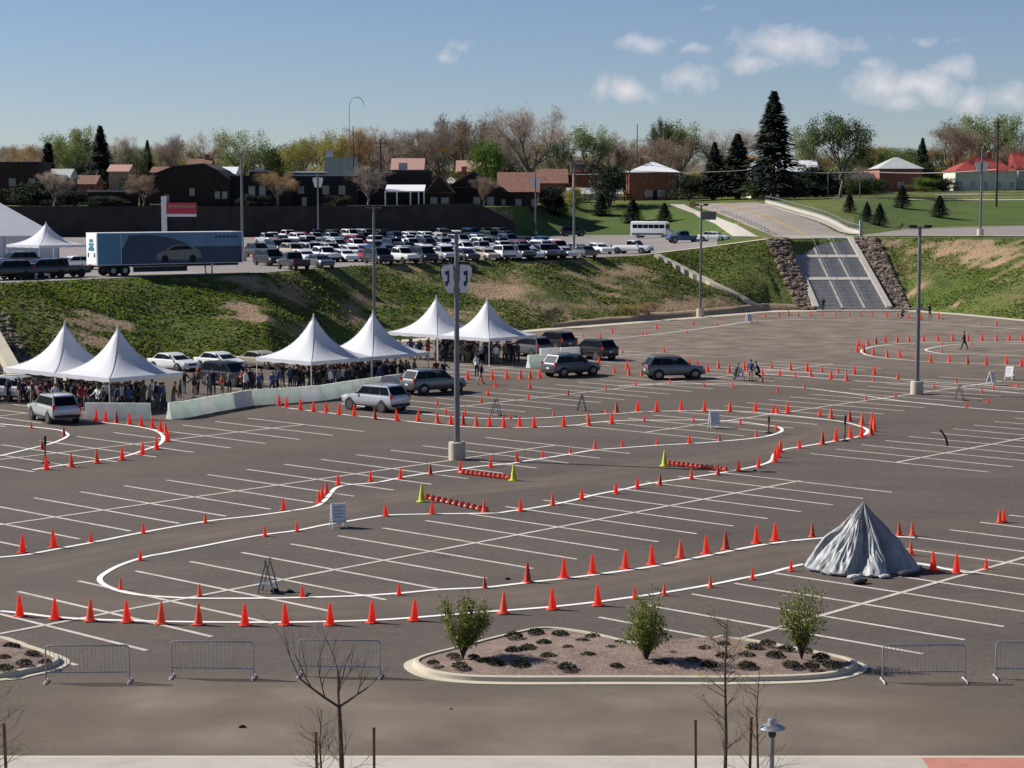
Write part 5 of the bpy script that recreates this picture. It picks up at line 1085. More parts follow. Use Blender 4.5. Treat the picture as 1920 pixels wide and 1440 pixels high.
b = MB(); b.lathe([(.07, h - .45), (.09, h - .42), (.09, h - .30), (.06, h - .27)], 14); b.build('collar', 'trim', t, 40)
b = MB(); b.lathe([(.30, h - .25), (.31, h - .235), (.26, h - .19), (.12, h - .14), (.10, h - .04), (.06, h - .01), (.02, h)], 24); b.build('lamp_hood', 'galv', t, 40)

# ---------------------------------------------------------------- stairs on the bank, rock strips, concrete chute
sb0, sb1 = at(1536, 247.2, 0), at(1662, 247.2, 0); su0, su1 = at(1479, 268.5, 8.45), at(1588, 268.5, 8.45)
st = empty('hillside_stairs', (0, 0, 0), 0, 'broad stairway with concrete edges climbing the grass bank', 'stairs')
b = MB(); n = 54
for i in range(n):
    a = sb0.lerp(su0, i / n); c = sb1.lerp(su1, i / n); a2 = sb0.lerp(su0, (i + 1) / n); c2 = sb1.lerp(su1, (i + 1) / n); z = 8.45 * (i + 1) / n + .15
    b.add([(a.x, a.y, z - 1.2), (c.x, c.y, z - 1.2), (c2.x, c2.y, z - 1.2), (a2.x, a2.y, z - 1.2), (a.x, a.y, z), (c.x, c.y, z), (c2.x, c2.y, z), (a2.x, a2.y, z)], [(4, 5, 6, 7), (0, 1, 5, 4), (1, 2, 6, 5), (3, 0, 4, 7)])
b.build('steps', 'stair', st)
up = Vector((0, 0, 1))
for s, (A, B) in enumerate(((sb0, su0), (sb1, su1))):
    o = -1 if s == 0 else 1; b = MB()
    for i in range(12):
        a = A.lerp(B, i / 12); c = A.lerp(B, (i + 1) / 12)
        x0, x1 = (0.003, .75) if o > 0 else (-.75, -.003)
        b.add([(a.x + x0, a.y, a.z - .8), (a.x + x1, a.y, a.z - .8), (c.x + x1, c.y, c.z - .8), (c.x + x0, c.y, c.z - .8), (a.x + x0, a.y, a.z + .5), (a.x + x1, a.y, a.z + .5), (c.x + x1, c.y, c.z + .5), (c.x + x0, c.y, c.z + .5)], [(4, 5, 6, 7), (1, 2, 6, 5), (3, 0, 4, 7)] + ([(0, 1, 5, 4)] if i == 0 else []))
    b.build('side_wall', 'concrete', st)
for f_ in (.35, .68):
    A = sb0.lerp(sb1, f_); B = su0.lerp(su1, f_); b = MB(); vs = []
    for i in range(13):
        p = A.lerp(B, i / 12) + up * .12; vs += [(p.x - .14, p.y, p.z - .5), (p.x - .14, p.y, p.z + .16), (p.x + .14, p.y, p.z + .16), (p.x + .14, p.y, p.z - .5)]
    b.add(vs, [(i * 4 + j, (i + 1) * 4 + j, (i + 1) * 4 + (j + 1) % 4, i * 4 + (j + 1) % 4) for i in range(12) for j in range(4)] + [(0, 1, 2, 3)])
    b.build('divider', 'concrete', st)
    b = MB(); b.tube([A + up * 1.1, B + up * 1.1], .022, 6)
    for i in range(13): p = A.lerp(B, i / 12); b.tube([p + up * .2, p + up * 1.1], .018, 6)
    b.build('handrail', 'galv', st)
for f_ in (0.0, .36, .68, 1.0):
    a = sb0.lerp(su0, f_); c = sb1.lerp(su1, f_); b = MB(); z = a.z + (.45 if 0 < f_ < 1 else .17); y = a.y + (.2 if f_ < 1 else 0)
    b.add([(a.x, y, z - .3), (c.x, y, z - .3), (c.x, y, z + .02), (a.x, y, z + .02), (a.x, y + .9, z - .3), (c.x, y + .9, z - .3), (c.x, y + .9, z + .32), (a.x, y + .9, z + .32)], [(0, 1, 2, 3), (3, 2, 6, 7), (5, 4, 7, 6)]); b.build('landing', 'concrete', st)
b = MB(); q = [at(1530, 246.5, 0), at(1700, 246.5, 0), at(1700, 244.5, 0), at(1530, 244.5, 0)]; b.poly([(p.x, p.y) for p in q][::-1], .0, .10); tag(b.build('landing_pad', 'concrete'), kind='structure')
def rockmesh(seed):
    r_ = random.Random(seed); bm_ = bmesh.new(); bmesh.ops.create_icosphere(bm_, subdivisions=1, radius=1)
    for v in bm_.verts: v.co *= r_.uniform(.7, 1.15)
    V = [tuple(v.co) for v in bm_.verts]; Fc = [tuple(x.index for x in f.verts) for f in bm_.faces]; bm_.free(); return V, Fc
RK = [rockmesh(i) for i in range(5)]
def riprap(quad, n, label, seed):
    r_ = random.Random(seed); b = MB()
    for i in range(n):
        u, v = r_.random(), r_.random(); px = lerp(lerp(quad[0][0], quad[1][0], u), lerp(quad[3][0], quad[2][0], u), v); D = lerp(lerp(quad[0][1], quad[1][1], u), lerp(quad[3][1], quad[2][1], u), v)
        p = at(px, D, tzp(px, D)); s = r_.uniform(.18, .5); V, Fc = r_.choice(RK); rot = Matrix.Rotation(r_.uniform(0, 6), 4, 'Z')
        b.add([(x * s * 1.2 * 1, y * s, z * s * .8) for x, y, z in V], Fc, T=Matrix.Translation(p + Vector((0, 0, .1))) @ rot)
    tag(b.build('riprap', 'rock'), label, 'rocks', kind='stuff')
riprap([(1498, 247), (1527, 247), (1470, 266), (1437, 262)], 700, 'strip of dark boulders left of the stairs', 1)
riprap([(1674, 247), (1706, 247), (1645, 268), (1600, 268)], 800, 'strip of dark boulders right of the stairs', 2)
riprap([(-60, 158), (10, 164), (75, 153), (0, 150)], 500, 'patch of dark boulders at the left edge of the bank', 3)
b = MB(); P_ = []
for i in range(25):
    f_ = i / 24; px = lerp(1232, 1424, f_); 
    yy = lerp(482, 578, f_); lo, hi = nodes_at(px)[0][0], nodes_at(px)[1][0]; D = lo
    best = min(((abs(368 + (HC - tzp(px, lo + (hi - lo) * k / 60)) / (lo + (hi - lo) * k / 60) * F - yy)), lo + (hi - lo) * k / 60) for k in range(61))[1]
    P_.append(at(px, best, tzp(px, best) + .45))
for a, c in zip(P_, P_[1:]):
    wv_ = Vector((.38, .25, 0)); b.add([a - wv_, a + wv_, c + wv_, c - wv_, a - wv_ - up * .8, a + wv_ - up * .8, c + wv_ - up * .8, c - wv_ - up * .8], [(0, 1, 2, 3), (0, 3, 7, 4), (1, 5, 6, 2)])
tag(b.build('drain_chute', 'concrete_warm'), 'narrow concrete drainage chute running down the bank', 'drain')
b = MB(); A, B = at(-30, 158, 4.5), at(42, 147, .1)
b.loft([[(p.x - .5, p.y, p.z - .4), (p.x + .5, p.y, p.z - .4), (p.x + .5, p.y, p.z + .35), (p.x - .5, p.y, p.z + .35)] for p in (A, B)]); tag(b.build('drain_chute', 'concrete_warm'), 'concrete drainage chute among boulders at the left edge', 'drain')

# ---------------------------------------------------------------- retaining wall and fences
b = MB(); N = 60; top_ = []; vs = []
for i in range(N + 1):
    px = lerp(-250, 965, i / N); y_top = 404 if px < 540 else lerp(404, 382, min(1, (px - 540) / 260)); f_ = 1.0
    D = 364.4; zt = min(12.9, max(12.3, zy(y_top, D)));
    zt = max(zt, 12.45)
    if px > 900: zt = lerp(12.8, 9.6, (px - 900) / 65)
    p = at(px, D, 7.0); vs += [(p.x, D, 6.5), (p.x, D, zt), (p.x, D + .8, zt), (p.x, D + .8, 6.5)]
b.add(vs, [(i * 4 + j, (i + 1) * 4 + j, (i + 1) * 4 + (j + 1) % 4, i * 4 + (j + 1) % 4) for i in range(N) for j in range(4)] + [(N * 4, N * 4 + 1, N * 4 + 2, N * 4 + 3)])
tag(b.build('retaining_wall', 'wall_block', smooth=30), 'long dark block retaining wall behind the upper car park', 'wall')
def fence(pts, h, label, m='galv', step=3.0, rails=(.95, .5), low=None):
    t = empty('fence', (0, 0, 0), 0, label, 'fence'); P = [Vector((p[0], p[1], p[2])) for p in pts]
    for rz_ in rails: b = MB(); b.tube([p + up * h * rz_ for p in P], .045, 6); b.build('rail', m, t)
    S = []
    for a, c in zip(P, P[1:]):
        n = max(1, int((c - a).length / step))
        for i in range(n): S.append(a.lerp(c, i / n))
    for p in S[:60]: b = MB(); b.tube([p - up * .3, p + up * h], .04, 6); b.build('post', m, t)
    if low:
        b = MB(); vs = []
        for p in P: vs += [(p.x - .12, p.y + .1, p.z - .5), (p.x - .12, p.y + .1, p.z + low), (p.x + .12, p.y + .1, p.z + low), (p.x + .12, p.y + .1, p.z - .5)]
        n = len(P); b.add(vs, [(i * 4 + j, (i + 1) * 4 + j, (i + 1) * 4 + (j + 1) % 4, i * 4 + (j + 1) % 4) for i in range(n - 1) for j in range(4)]); b.build('low_wall', 'concrete', t)
def chain(ps, n=14):
    out = []
    for i in range(n + 1):
        s = i / n * (len(ps) - 1); k = min(int(s), len(ps) - 2); f_ = s - k; px = lerp(ps[k][0], ps[k + 1][0], f_); D = lerp(ps[k][1], ps[k + 1][1], f_); p = at(px, D, tzp(px, D)); out.append((p.x, p.y, tz(p.x, p.y)))
    return out
fence(chain([pd(1436, 381), pd(1494, 397), pd(1558, 417), pd(1614, 440)]), 1.5, 'railing on a low pale wall along the right of the road', low=.6, step=3)
fence(chain([pd(1345, 398), pd(1395, 418), pd(1440, 441)]), 1.2, 'thin railing between the road and the left pavement', step=4)
fence(chain([(1640, 412), (1700, 420), (1800, 421), (2100, 420)]), 1.5, 'wire fence along the upper street at the right', 'steel', 3.5)

# ---------------------------------------------------------------- buildings
def gable(b, x0, x1, y0, y1, z0, z1, mroof, over=.4, along='x', th=.18):
    if along == 'x': v = [(x0 - over, y0 - over, z0), (x1 + over, y0 - over, z0), (x1 + over, y1 + over, z0), (x0 - over, y1 + over, z0), (x0 - over, (y0 + y1) / 2, z1), (x1 + over, (y0 + y1) / 2, z1)]; f = [(0, 1, 5, 4), (2, 3, 4, 5), (1, 2, 5), (3, 0, 4), (3, 2, 1, 0)]
    elif along == 'y': v = [(x0 - over, y0 - over, z0), (x1 + over, y0 - over, z0), (x1 + over, y1 + over, z0), (x0 - over, y1 + over, z0), ((x0 + x1) / 2, y0 - over, z1), ((x0 + x1) / 2, y1 + over, z1)]; f = [(0, 4, 5, 3), (1, 2, 5, 4), (0, 1, 4), (2, 3, 5), (3, 2, 1, 0)]
    else:
        i = min(x1 - x0, y1 - y0) / 2 * .9; v = [(x0 - over, y0 - over, z0), (x1 + over, y0 - over, z0), (x1 + over, y1 + over, z0), (x0 - over, y1 + over, z0), (x0 + i, (y0 + y1) / 2, z1), (x1 - i, (y0 + y1) / 2, z1)]; f = [(0, 1, 5, 4), (2, 3, 4, 5), (1, 2, 5), (3, 0, 4), (3, 2, 1, 0)]
    b.add(v, f, mroof)
def building(pxa, pxb, ytop, D, label, wall='wall_dark', roof='roof_dark', rt='flat', depth=12, rise=0, wins=(), chim=None, z0=None, ang=0, door=None, band=None, cat='building', fascia=None):
    A = at(pxa, D, 12); B = at(pxb, D, 12); W_ = B.x - A.x; cx = (A.x + B.x) / 2
    base = (tz(cx, D) if z0 is None else z0) - 1.2; H_ = zy(ytop, D) - base
    t = empty('house' if cat == 'house' else 'building', (cx, D + depth / 2, base), ang, label, cat)
    wh = H_ - rise; b = MB(); b.box(-W_ / 2, W_ / 2, -depth / 2, depth / 2, 0, wh); wl = b.build('wall', wall, t)
    if rt == 'flat':
        b = MB(); b.box(-W_ / 2 - .15, W_ / 2 + .15, -depth / 2 - .15, depth / 2 + .15, wh, wh + .3); b.build('roof', roof, t)
    else:
        b = MB(); gable(b, -W_ / 2, W_ / 2, -depth / 2, depth / 2, wh + .003, wh + rise, roof, .45, rt); ro = b.build('roof', roof, t)
        if rt == 'y':
            b = MB(); b.add([(-W_ / 2 + .1, -depth / 2 - .46, wh + .1), (W_ / 2 - .1, -depth / 2 - .46, wh + .1), (0, -depth / 2 - .46, wh + rise * .95)], [(0, 1, 2)]); b.build('gable', wall, t)
        if chim is not None: b = MB(); b.box(chim * W_ - .5, chim * W_ + .5, -.5, .5, wh, wh + rise + 1.0); b.build('chimney', 'brick', ro)
    if rt == 'flat' and chim is not None: b = MB(); b.box(chim * W_ - .8, chim * W_ + .8, -1, 1, wh + .3, wh + 1.8); b.build('rooftop_unit', 'steel', t)
    for (u, v, ww, hh) in wins:
        x = u * W_; z = v * wh; f_ = MB(); f_.box(x - ww / 2 - .1, x + ww / 2 + .1, -depth / 2 - .05, -depth / 2 - .001, z - hh / 2 - .1, z + hh / 2 + .1); fo = f_.build('window', 'wall_tan' if wall in ('wall_dark', 'wood_dark', 'brick_dark') else 'sign_white', t)
        g = MB(); g.box(x - ww / 2, x + ww / 2, -depth / 2 - .07, -depth / 2 - .052, z - hh / 2, z + hh / 2); g.build('pane', 'glass_blue', fo)
    if door is not None: b = MB(); b.box(door * W_ - .5, door * W_ + .5, -depth / 2 - .06, -depth / 2 - .001, 1.2, 3.3); b.build('door', 'wood_dark', t)
    if fascia: b = MB(); b.box(-W_ / 2 - .2, W_ / 2 + .2, -depth / 2 - .24, -depth / 2 - .16, wh + .05, wh + .35); b.build('fascia', fascia, t)
    return t
wr_ = lambda n, v, ww, hh, a=-.42, c=.42: [(lerp(a, c, i / (n - 1)), v, ww, hh) for i in range(n)]
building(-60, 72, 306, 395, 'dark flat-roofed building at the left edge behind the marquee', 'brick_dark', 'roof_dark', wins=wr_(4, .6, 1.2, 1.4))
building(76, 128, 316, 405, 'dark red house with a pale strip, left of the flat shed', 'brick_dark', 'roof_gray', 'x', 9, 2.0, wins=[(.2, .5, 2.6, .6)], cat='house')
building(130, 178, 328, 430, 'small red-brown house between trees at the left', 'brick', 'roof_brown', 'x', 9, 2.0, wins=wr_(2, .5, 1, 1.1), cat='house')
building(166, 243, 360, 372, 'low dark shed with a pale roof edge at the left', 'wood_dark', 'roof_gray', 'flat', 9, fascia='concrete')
# barn with a broad curved gable
D = 372; A = at(262, D, 12); B = at(432, D, 12); W_ = B.x - A.x; bs = 9.9; t = empty('barn', ((A.x + B.x) / 2, D + 8, bs), 0, 'big dark barn-like building with a broad sloping roof', 'building')
prof = [(-.5, zy(350, D) - bs), (-.33, zy(325, D) - bs), (-.12, zy(311, D) - bs), (.22, zy(306, D) - bs), (.36, zy(318, D) - bs), (.5, zy(336, D) - bs)]
b = MB(); v = [(-W_ / 2, -8, 0), (W_ / 2, -8, 0)] + [(x * W_, -8, z - .1) for x, z in reversed(prof)]; n = len(v); b.add(v + [(p[0], 8, p[2]) for p in v], [tuple(range(n)), tuple(range(2 * n - 1, n - 1, -1))] + [(k, (k + 1) % n, n + (k + 1) % n, n + k) for k in range(n)]); b.build('wall', 'wood_dark', t)
b = MB(); 
for (xa, za), (xb, zb_) in zip(prof, prof[1:]): b.add([(xa * W_, -8.5, za), (xb * W_, -8.5, zb_), (xb * W_, 8.5, zb_), (xa * W_, 8.5, za), (xa * W_, -8.5, za - .25), (xb * W_, -8.5, zb_ - .25), (xb * W_, 8.5, zb_ - .25), (xa * W_, 8.5, za - .25)], [(0, 1, 2, 3), (4, 5, 1, 0), (7, 6, 5, 4)])
b.build('roof', 'roof_dark', t)
for x, z in ((.08, 5.2), (.36, 4.6), (.44, 4.6), (-.2, 4.0)): fo = MB().box(x * W_ - .5, x * W_ + .5, -8.06, -8.001, z - .7, z + .7).build('window', 'wall_tan', t); MB().box(x * W_ - .4, x * W_ + .4, -8.09, -8.062, z - .6, z + .6).build('pane', 'glass_blue', fo)
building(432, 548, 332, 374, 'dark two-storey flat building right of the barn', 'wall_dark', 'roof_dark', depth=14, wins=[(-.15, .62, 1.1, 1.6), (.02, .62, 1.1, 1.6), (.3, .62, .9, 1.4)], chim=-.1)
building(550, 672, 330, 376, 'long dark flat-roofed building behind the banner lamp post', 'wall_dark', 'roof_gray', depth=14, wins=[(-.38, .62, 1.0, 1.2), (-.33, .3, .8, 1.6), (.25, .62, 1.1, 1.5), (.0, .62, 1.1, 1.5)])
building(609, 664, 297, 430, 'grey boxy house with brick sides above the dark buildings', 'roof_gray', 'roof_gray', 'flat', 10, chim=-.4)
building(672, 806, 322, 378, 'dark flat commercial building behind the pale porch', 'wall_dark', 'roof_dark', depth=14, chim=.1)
building(736, 792, 296, 436, 'house with a pinkish roof rising behind the dark buildings', 'wall_tan', 'roof_pink', 'x', 10, 2.6, cat='house')
building(468, 500, 322, 380, 'small dark stair tower rising above the two-storey flat building', 'wood_dark', 'roof_gray', 'flat', 7, wins=[(0, .85, .8, .8)])
building(548, 606, 324, 384, 'pale-roofed upper storey behind the long dark building', 'wall_dark', 'roof_white', 'flat', 8)
building(352, 392, 297, 452, 'tan brick house above the barn roof', 'brick', 'roof_brown', 'x', 9, 2.2, wins=[(.1, .6, 1, 1)], chim=.3, cat='house')
building(690, 722, 300, 440, 'small brown-roofed house right of the grey box house', 'wall_tan', 'roof_brown', 'y', 9, 2.6, wins=[(0, .6, 1, 1)], cat='house')
building(858, 905, 300, 452, 'pinkish-roofed house behind the broad brown gable', 'wall_tan', 'roof_pink', 'x', 10, 2.6, chim=.2, cat='house')
building(1075, 1120, 300, 470, 'brown-roofed house behind the slender pale tree', 'brick', 'roof_brown', 'x', 9, 2.8, cat='house')
# pale porch
D = 369; A = at(722, D, 12); B = at(796, D, 12); z0_ = 12.2; t = empty('porch', ((A.x + B.x) / 2, D + 2.5, z0_), 0, 'pale open porch with a sloping roof in front of the dark building', 'porch'); W_ = B.x - A.x; zt = zy(346, D) - z0_
b = MB(); b.add([(-W_ / 2, -3, zt - 1.2), (W_ / 2, -3, zt - 1.2), (W_ / 2, 3, zt), (-W_ / 2, 3, zt), (-W_ / 2, -3, zt - 1.4), (W_ / 2, -3, zt - 1.4), (W_ / 2, 3, zt - .2), (-W_ / 2, 3, zt - .2)], [(0, 1, 2, 3), (4, 5, 1, 0), (7, 6, 5, 4), (3, 7, 4, 0), (1, 5, 6, 2)]); b.build('roof', 'roof_white', t)
for x in (-.5, -.2, .15, .36, .5): b = MB(); b.box(x * W_ * .98 - .12, x * W_ * .98 + .12, -2.9, -2.66, -1, zt - 1.3); b.build('post', 'sign_white', t)
b = MB(); b.box(-W_ / 2 - 7, W_ / 2 + 2, -4.6, -4.3, -.3, .45); b.build('parapet', 'wall_tan', t)
building(798, 850, 328, 372, 'dark gabled house front left of the brown roofs', 'wood_dark', 'roof_brown', 'y', 12, 3.4, wins=[(-.2, .6, 1.1, 1.3), (.2, .6, 1.3, 1.2)], cat='house')
building(838, 940, 321, 380, 'house with a broad red-brown gabled roof in the middle', 'wood_dark', 'roof_brown', 'y', 15, 3.2, wins=[(.05, .45, 1.2, 1.5), (.3, .45, 1.2, 1.5)], chim=-.2, cat='house')
building(936, 1008, 322, 392, 'house with a red-brown roof left of the banner lamp post', 'brick_dark', 'roof_brown', 'x', 14, 4.0, wins=wr_(3, .45, 1.1, 1.3), cat='house')
building(1010, 1062, 316, 432, 'house with an orange-red roof right of the banner lamp post', 'brick', 'roof_brown', 'x', 12, 3.2, wins=wr_(3, .5, 1.0, 1.2), cat='house')
building(1062, 1165, 352, 452, 'white garage half hidden by the dark conifer', 'wall_white', 'roof_gray', 'x', 8, 1.4, wins=wr_(2, .5, 1.2, 1.0), cat='house')
building(1180, 1272, 303, 450, 'red brick house with a white hipped roof', 'brick', 'roof_white', 'hip', 13, 2.4, wins=[(-.1, .35, 1.6, 1.2), (.15, .35, 1.4, 1.2), (.38, .35, 1.0, 1.2)], chim=-.22, door=.02, cat='house')
building(1355, 1415, 290, 500, 'orange-roofed house behind the two dark conifers', 'wall_tan', 'roof_orange', 'x', 10, 3, cat='house')
building(1408, 1445, 296, 445, 'narrow white house left of the tall spruce', 'wall_white', 'roof_gray', 'y', 9, 2.8, wins=[(.0, .5, 1, 1.2)], cat='house')
building(1462, 1532, 300, 452, 'white-roofed dark house right of the tall spruce', 'wood_dark', 'roof_white', 'x', 10, 2.6, wins=wr_(3, .45, 1.0, 1.2), cat='house')
building(1648, 1728, 294, 470, 'brick house with a pale grey hipped roof', 'brick', 'roof_gray', 'hip', 13, 2.8, wins=wr_(3, .42, 1.3, 1.2), cat='house')
building(1560, 1640, 325, 462, 'dark bungalow left of the grey-roofed house', 'wood_dark', 'roof_dark', 'x', 9, 1.6, wins=wr_(3, .5, 1.0, 1.0), cat='house')
building(1790, 1905, 292, 462, 'cream house with a bright red hipped roof at the right', 'wall_cream', 'roof_red', 'hip', 13, 3.6, wins=wr_(5, .45, 1.1, 1.5), chim=.15, cat='house')
building(1908, 1990, 285, 470, 'cream house with a red roof cut by the right edge', 'wall_cream', 'roof_red', 'x', 12, 4.0, wins=wr_(3, .45, 1.1, 1.5), cat='house')
building(205, 240, 308, 440, 'tall narrow house with an orange wall behind the shed', 'wall_tan', 'roof_pink', 'x', 8, 1.6, wins=[(.1, .6, .9, 1.2)], cat='house')
building(285, 315, 312, 460, 'orange-walled house peeking left of the barn roof', 'roof_orange', 'roof_brown', 'x', 8, 1.4, cat='house')
building(410, 440, 312, 420, 'pale-walled house peeking right of the barn roof', 'wall_white', 'roof_white', 'x', 8, 1.6, cat='house')
# pylon sign
p = at(309, 250, ZP); t = empty('pylon_sign', p, 0, 'white post with a red sign board behind the trailer', 'sign'); hh = zy(368, 250) - ZP
MB().box(-.32, .32, -.2, .2, 0, hh).build('post', 'sign_white', t)
ppm = F / 250; zt_ = zy(380, 250) - ZP; zb2 = zy(401, 250) - ZP
bd = MB().box(.33, 4.1, -.15, .15, zb2, zt_).build('sign_board', 'sign_red', t)
b = MB(); 
for k in range(9): b.box(.6 + k * .38, .6 + k * .38 + .26, -.17, -.152, zb2 + .75, zt_ - .25)
b.build('lettering', 'roof_pink', bd)
MB().box(.33, 4.1, -.15, .15, zb2 - .35, zb2 - .01).build('lower_strip', 'sign_white', t); MB().box(-1.8, -.33, -.06, .06, zt_ - .3, zt_ - .15).build('side_arm', 'roof_pink', t)
# utility poles and the overhead cable
UP = []
def upole(px, ytop, D, label, r=.16, arm=True, mat_='pole_dark', y0=None):
    g = tz(at(px, D, 12).x, D); h = zy(ytop, D) - g; t = empty('utility_pole', at(px, D, g), 0, label, 'utility pole', 'dark wooden utility poles')
    b = MB(); b.tube([(0, 0, -.5), (0, 0, h)], [r, r * .75], 8); b.build('pole', mat_, t)
    if arm: b = MB(); b.box(-1.2, 1.2, -.08, .08, h - .9, h - .75); b.box(-.9, .9, -.08, .08, h - 1.7, h - 1.57); b.build('cross_arm', mat_, t)
upole(663, 236, 400, 'dark pole in front of the brown tree, left one of two', .12, False)
upole(714, 260, 382, 'dark utility pole with cross arms above the dark buildings', .2)
upole(832, 277, 382, 'pole with a flat yellowish sign beside the brown roofs', .14, False)
upole(1194, 233, 455, 'thin utility pole by the white-roofed brick house', .13, False)
upole(1868, 222, 400, 'thick dark utility pole before the red-roofed house', .24, True)
upole(1612, 330, 420, 'short pale post on the right lawn', .12, False, 'pole_gray')
p = at(832, 381.5, 0); z_ = zy(281, 382); o = MB().box(-1.3, 1.3, -.12, .12, -.35, .35).build('flat_sign', 'roof_orange'); o.location = (p.x, 381.4, z_); tag(o, 'flat yellowish sign on top of the pole by the brown roofs', 'sign')
b = MB(); pts = [at(1050, 432, zy(325, 432)), at(1180, 428, zy(320, 428)), at(1420, 424, zy(317.5, 424)), at(1620, 420, zy(322, 420)), at(1868, 400, zy(318, 400)), at(2150, 395, zy(318, 395))]
P2 = []
for a, c in zip(pts, pts[1:]):
    for i in range(8): f_ = i / 8; P2.append(a.lerp(c, f_) - up * .5 * math.sin(f_ * PI))
P2.append(pts[-1]); b.tube(P2, .085, 6); tag(b.build('overhead_cable', 'cable_pale'), 'pale overhead cable stretched across in front of the right-hand houses', 'cable')
for x, lb in ((1180, 'thin post carrying the cable at the white-roofed house'), (1552, 'thin post carrying the cable before the leafy tree')):
    D = 428 if x < 1300 else 421.5; g = tz(at(x, D, 12).x, D); h = zy(320, D) - g; b = MB(); b.tube([(0, 0, -.4), (0, 0, h + .3)], .11, 8); b.box(-.25, .25, -.1, .1, h + .05, h + .2); o = b.build('cable_post', 'pole_gray'); o.location = at(x, D, g); tag(o, lb, 'post')
# tall curved mast
D = 405; g = tz(at(661, D, 12).x, D); b = MB(); zt = zy(184, D); pts = [at(660, D, g)]; c = at(671, D, 0); zc = zy(197, D)
pts = [(at(657, D, 0).x, D, g), (at(657, D, 0).x, D, zy(212, D))] + [(c.x + 1.45 * math.cos(PI - k * PI / 8), D, zc + 1.6 * math.sin(k * PI / 8)) for k in range(9)]
b.tube(pts, [.09] + [.055] * (len(pts) - 1), 6); tag(b.build('curved_lamp_mast', 'pole_gray'), 'thin tall mast with a hooked top against the sky', 'lamp post')

# ---------------------------------------------------------------- street sign by the road, parking sign
p = at(1328, 285, 7.7); t = empty('road_sign', p, 0, 'dark blue-grey sign panel seen beside the lamp post near the road', 'sign')
MB().tube([(0, 0, 0), (0, 0, 4.4)], .05, 8).build('post', 'steel', t); MB().box(-1.1, 1.1, -.05, .05, 3.2, 4.4).build('panel', 'car_slate', t)
p = at(1614, 272, 8.6); b = MB().box(-.2, .2, -.2, .2, 0, 2.4); o = b.build('pale_bollard', 'concrete'); o.location = p; tag(o, 'tall pale concrete post beside the top of the stairs', 'post')
p = at(1300, 405, 12.7); t = empty('road_worker_sign', at(1298, 408, tzp(1298, 408)), 0, 'small orange sign on legs at the top of the pavement', 'sign'); MB().box(-.6, .6, -.03, .03, .6, 1.8).build('panel', 'roof_orange', t); MB().tube([(-.4, 0, 0), (0, .1, 1.2), (.4, 0, 0)], .04, 6).build('legs', 'steel', t)

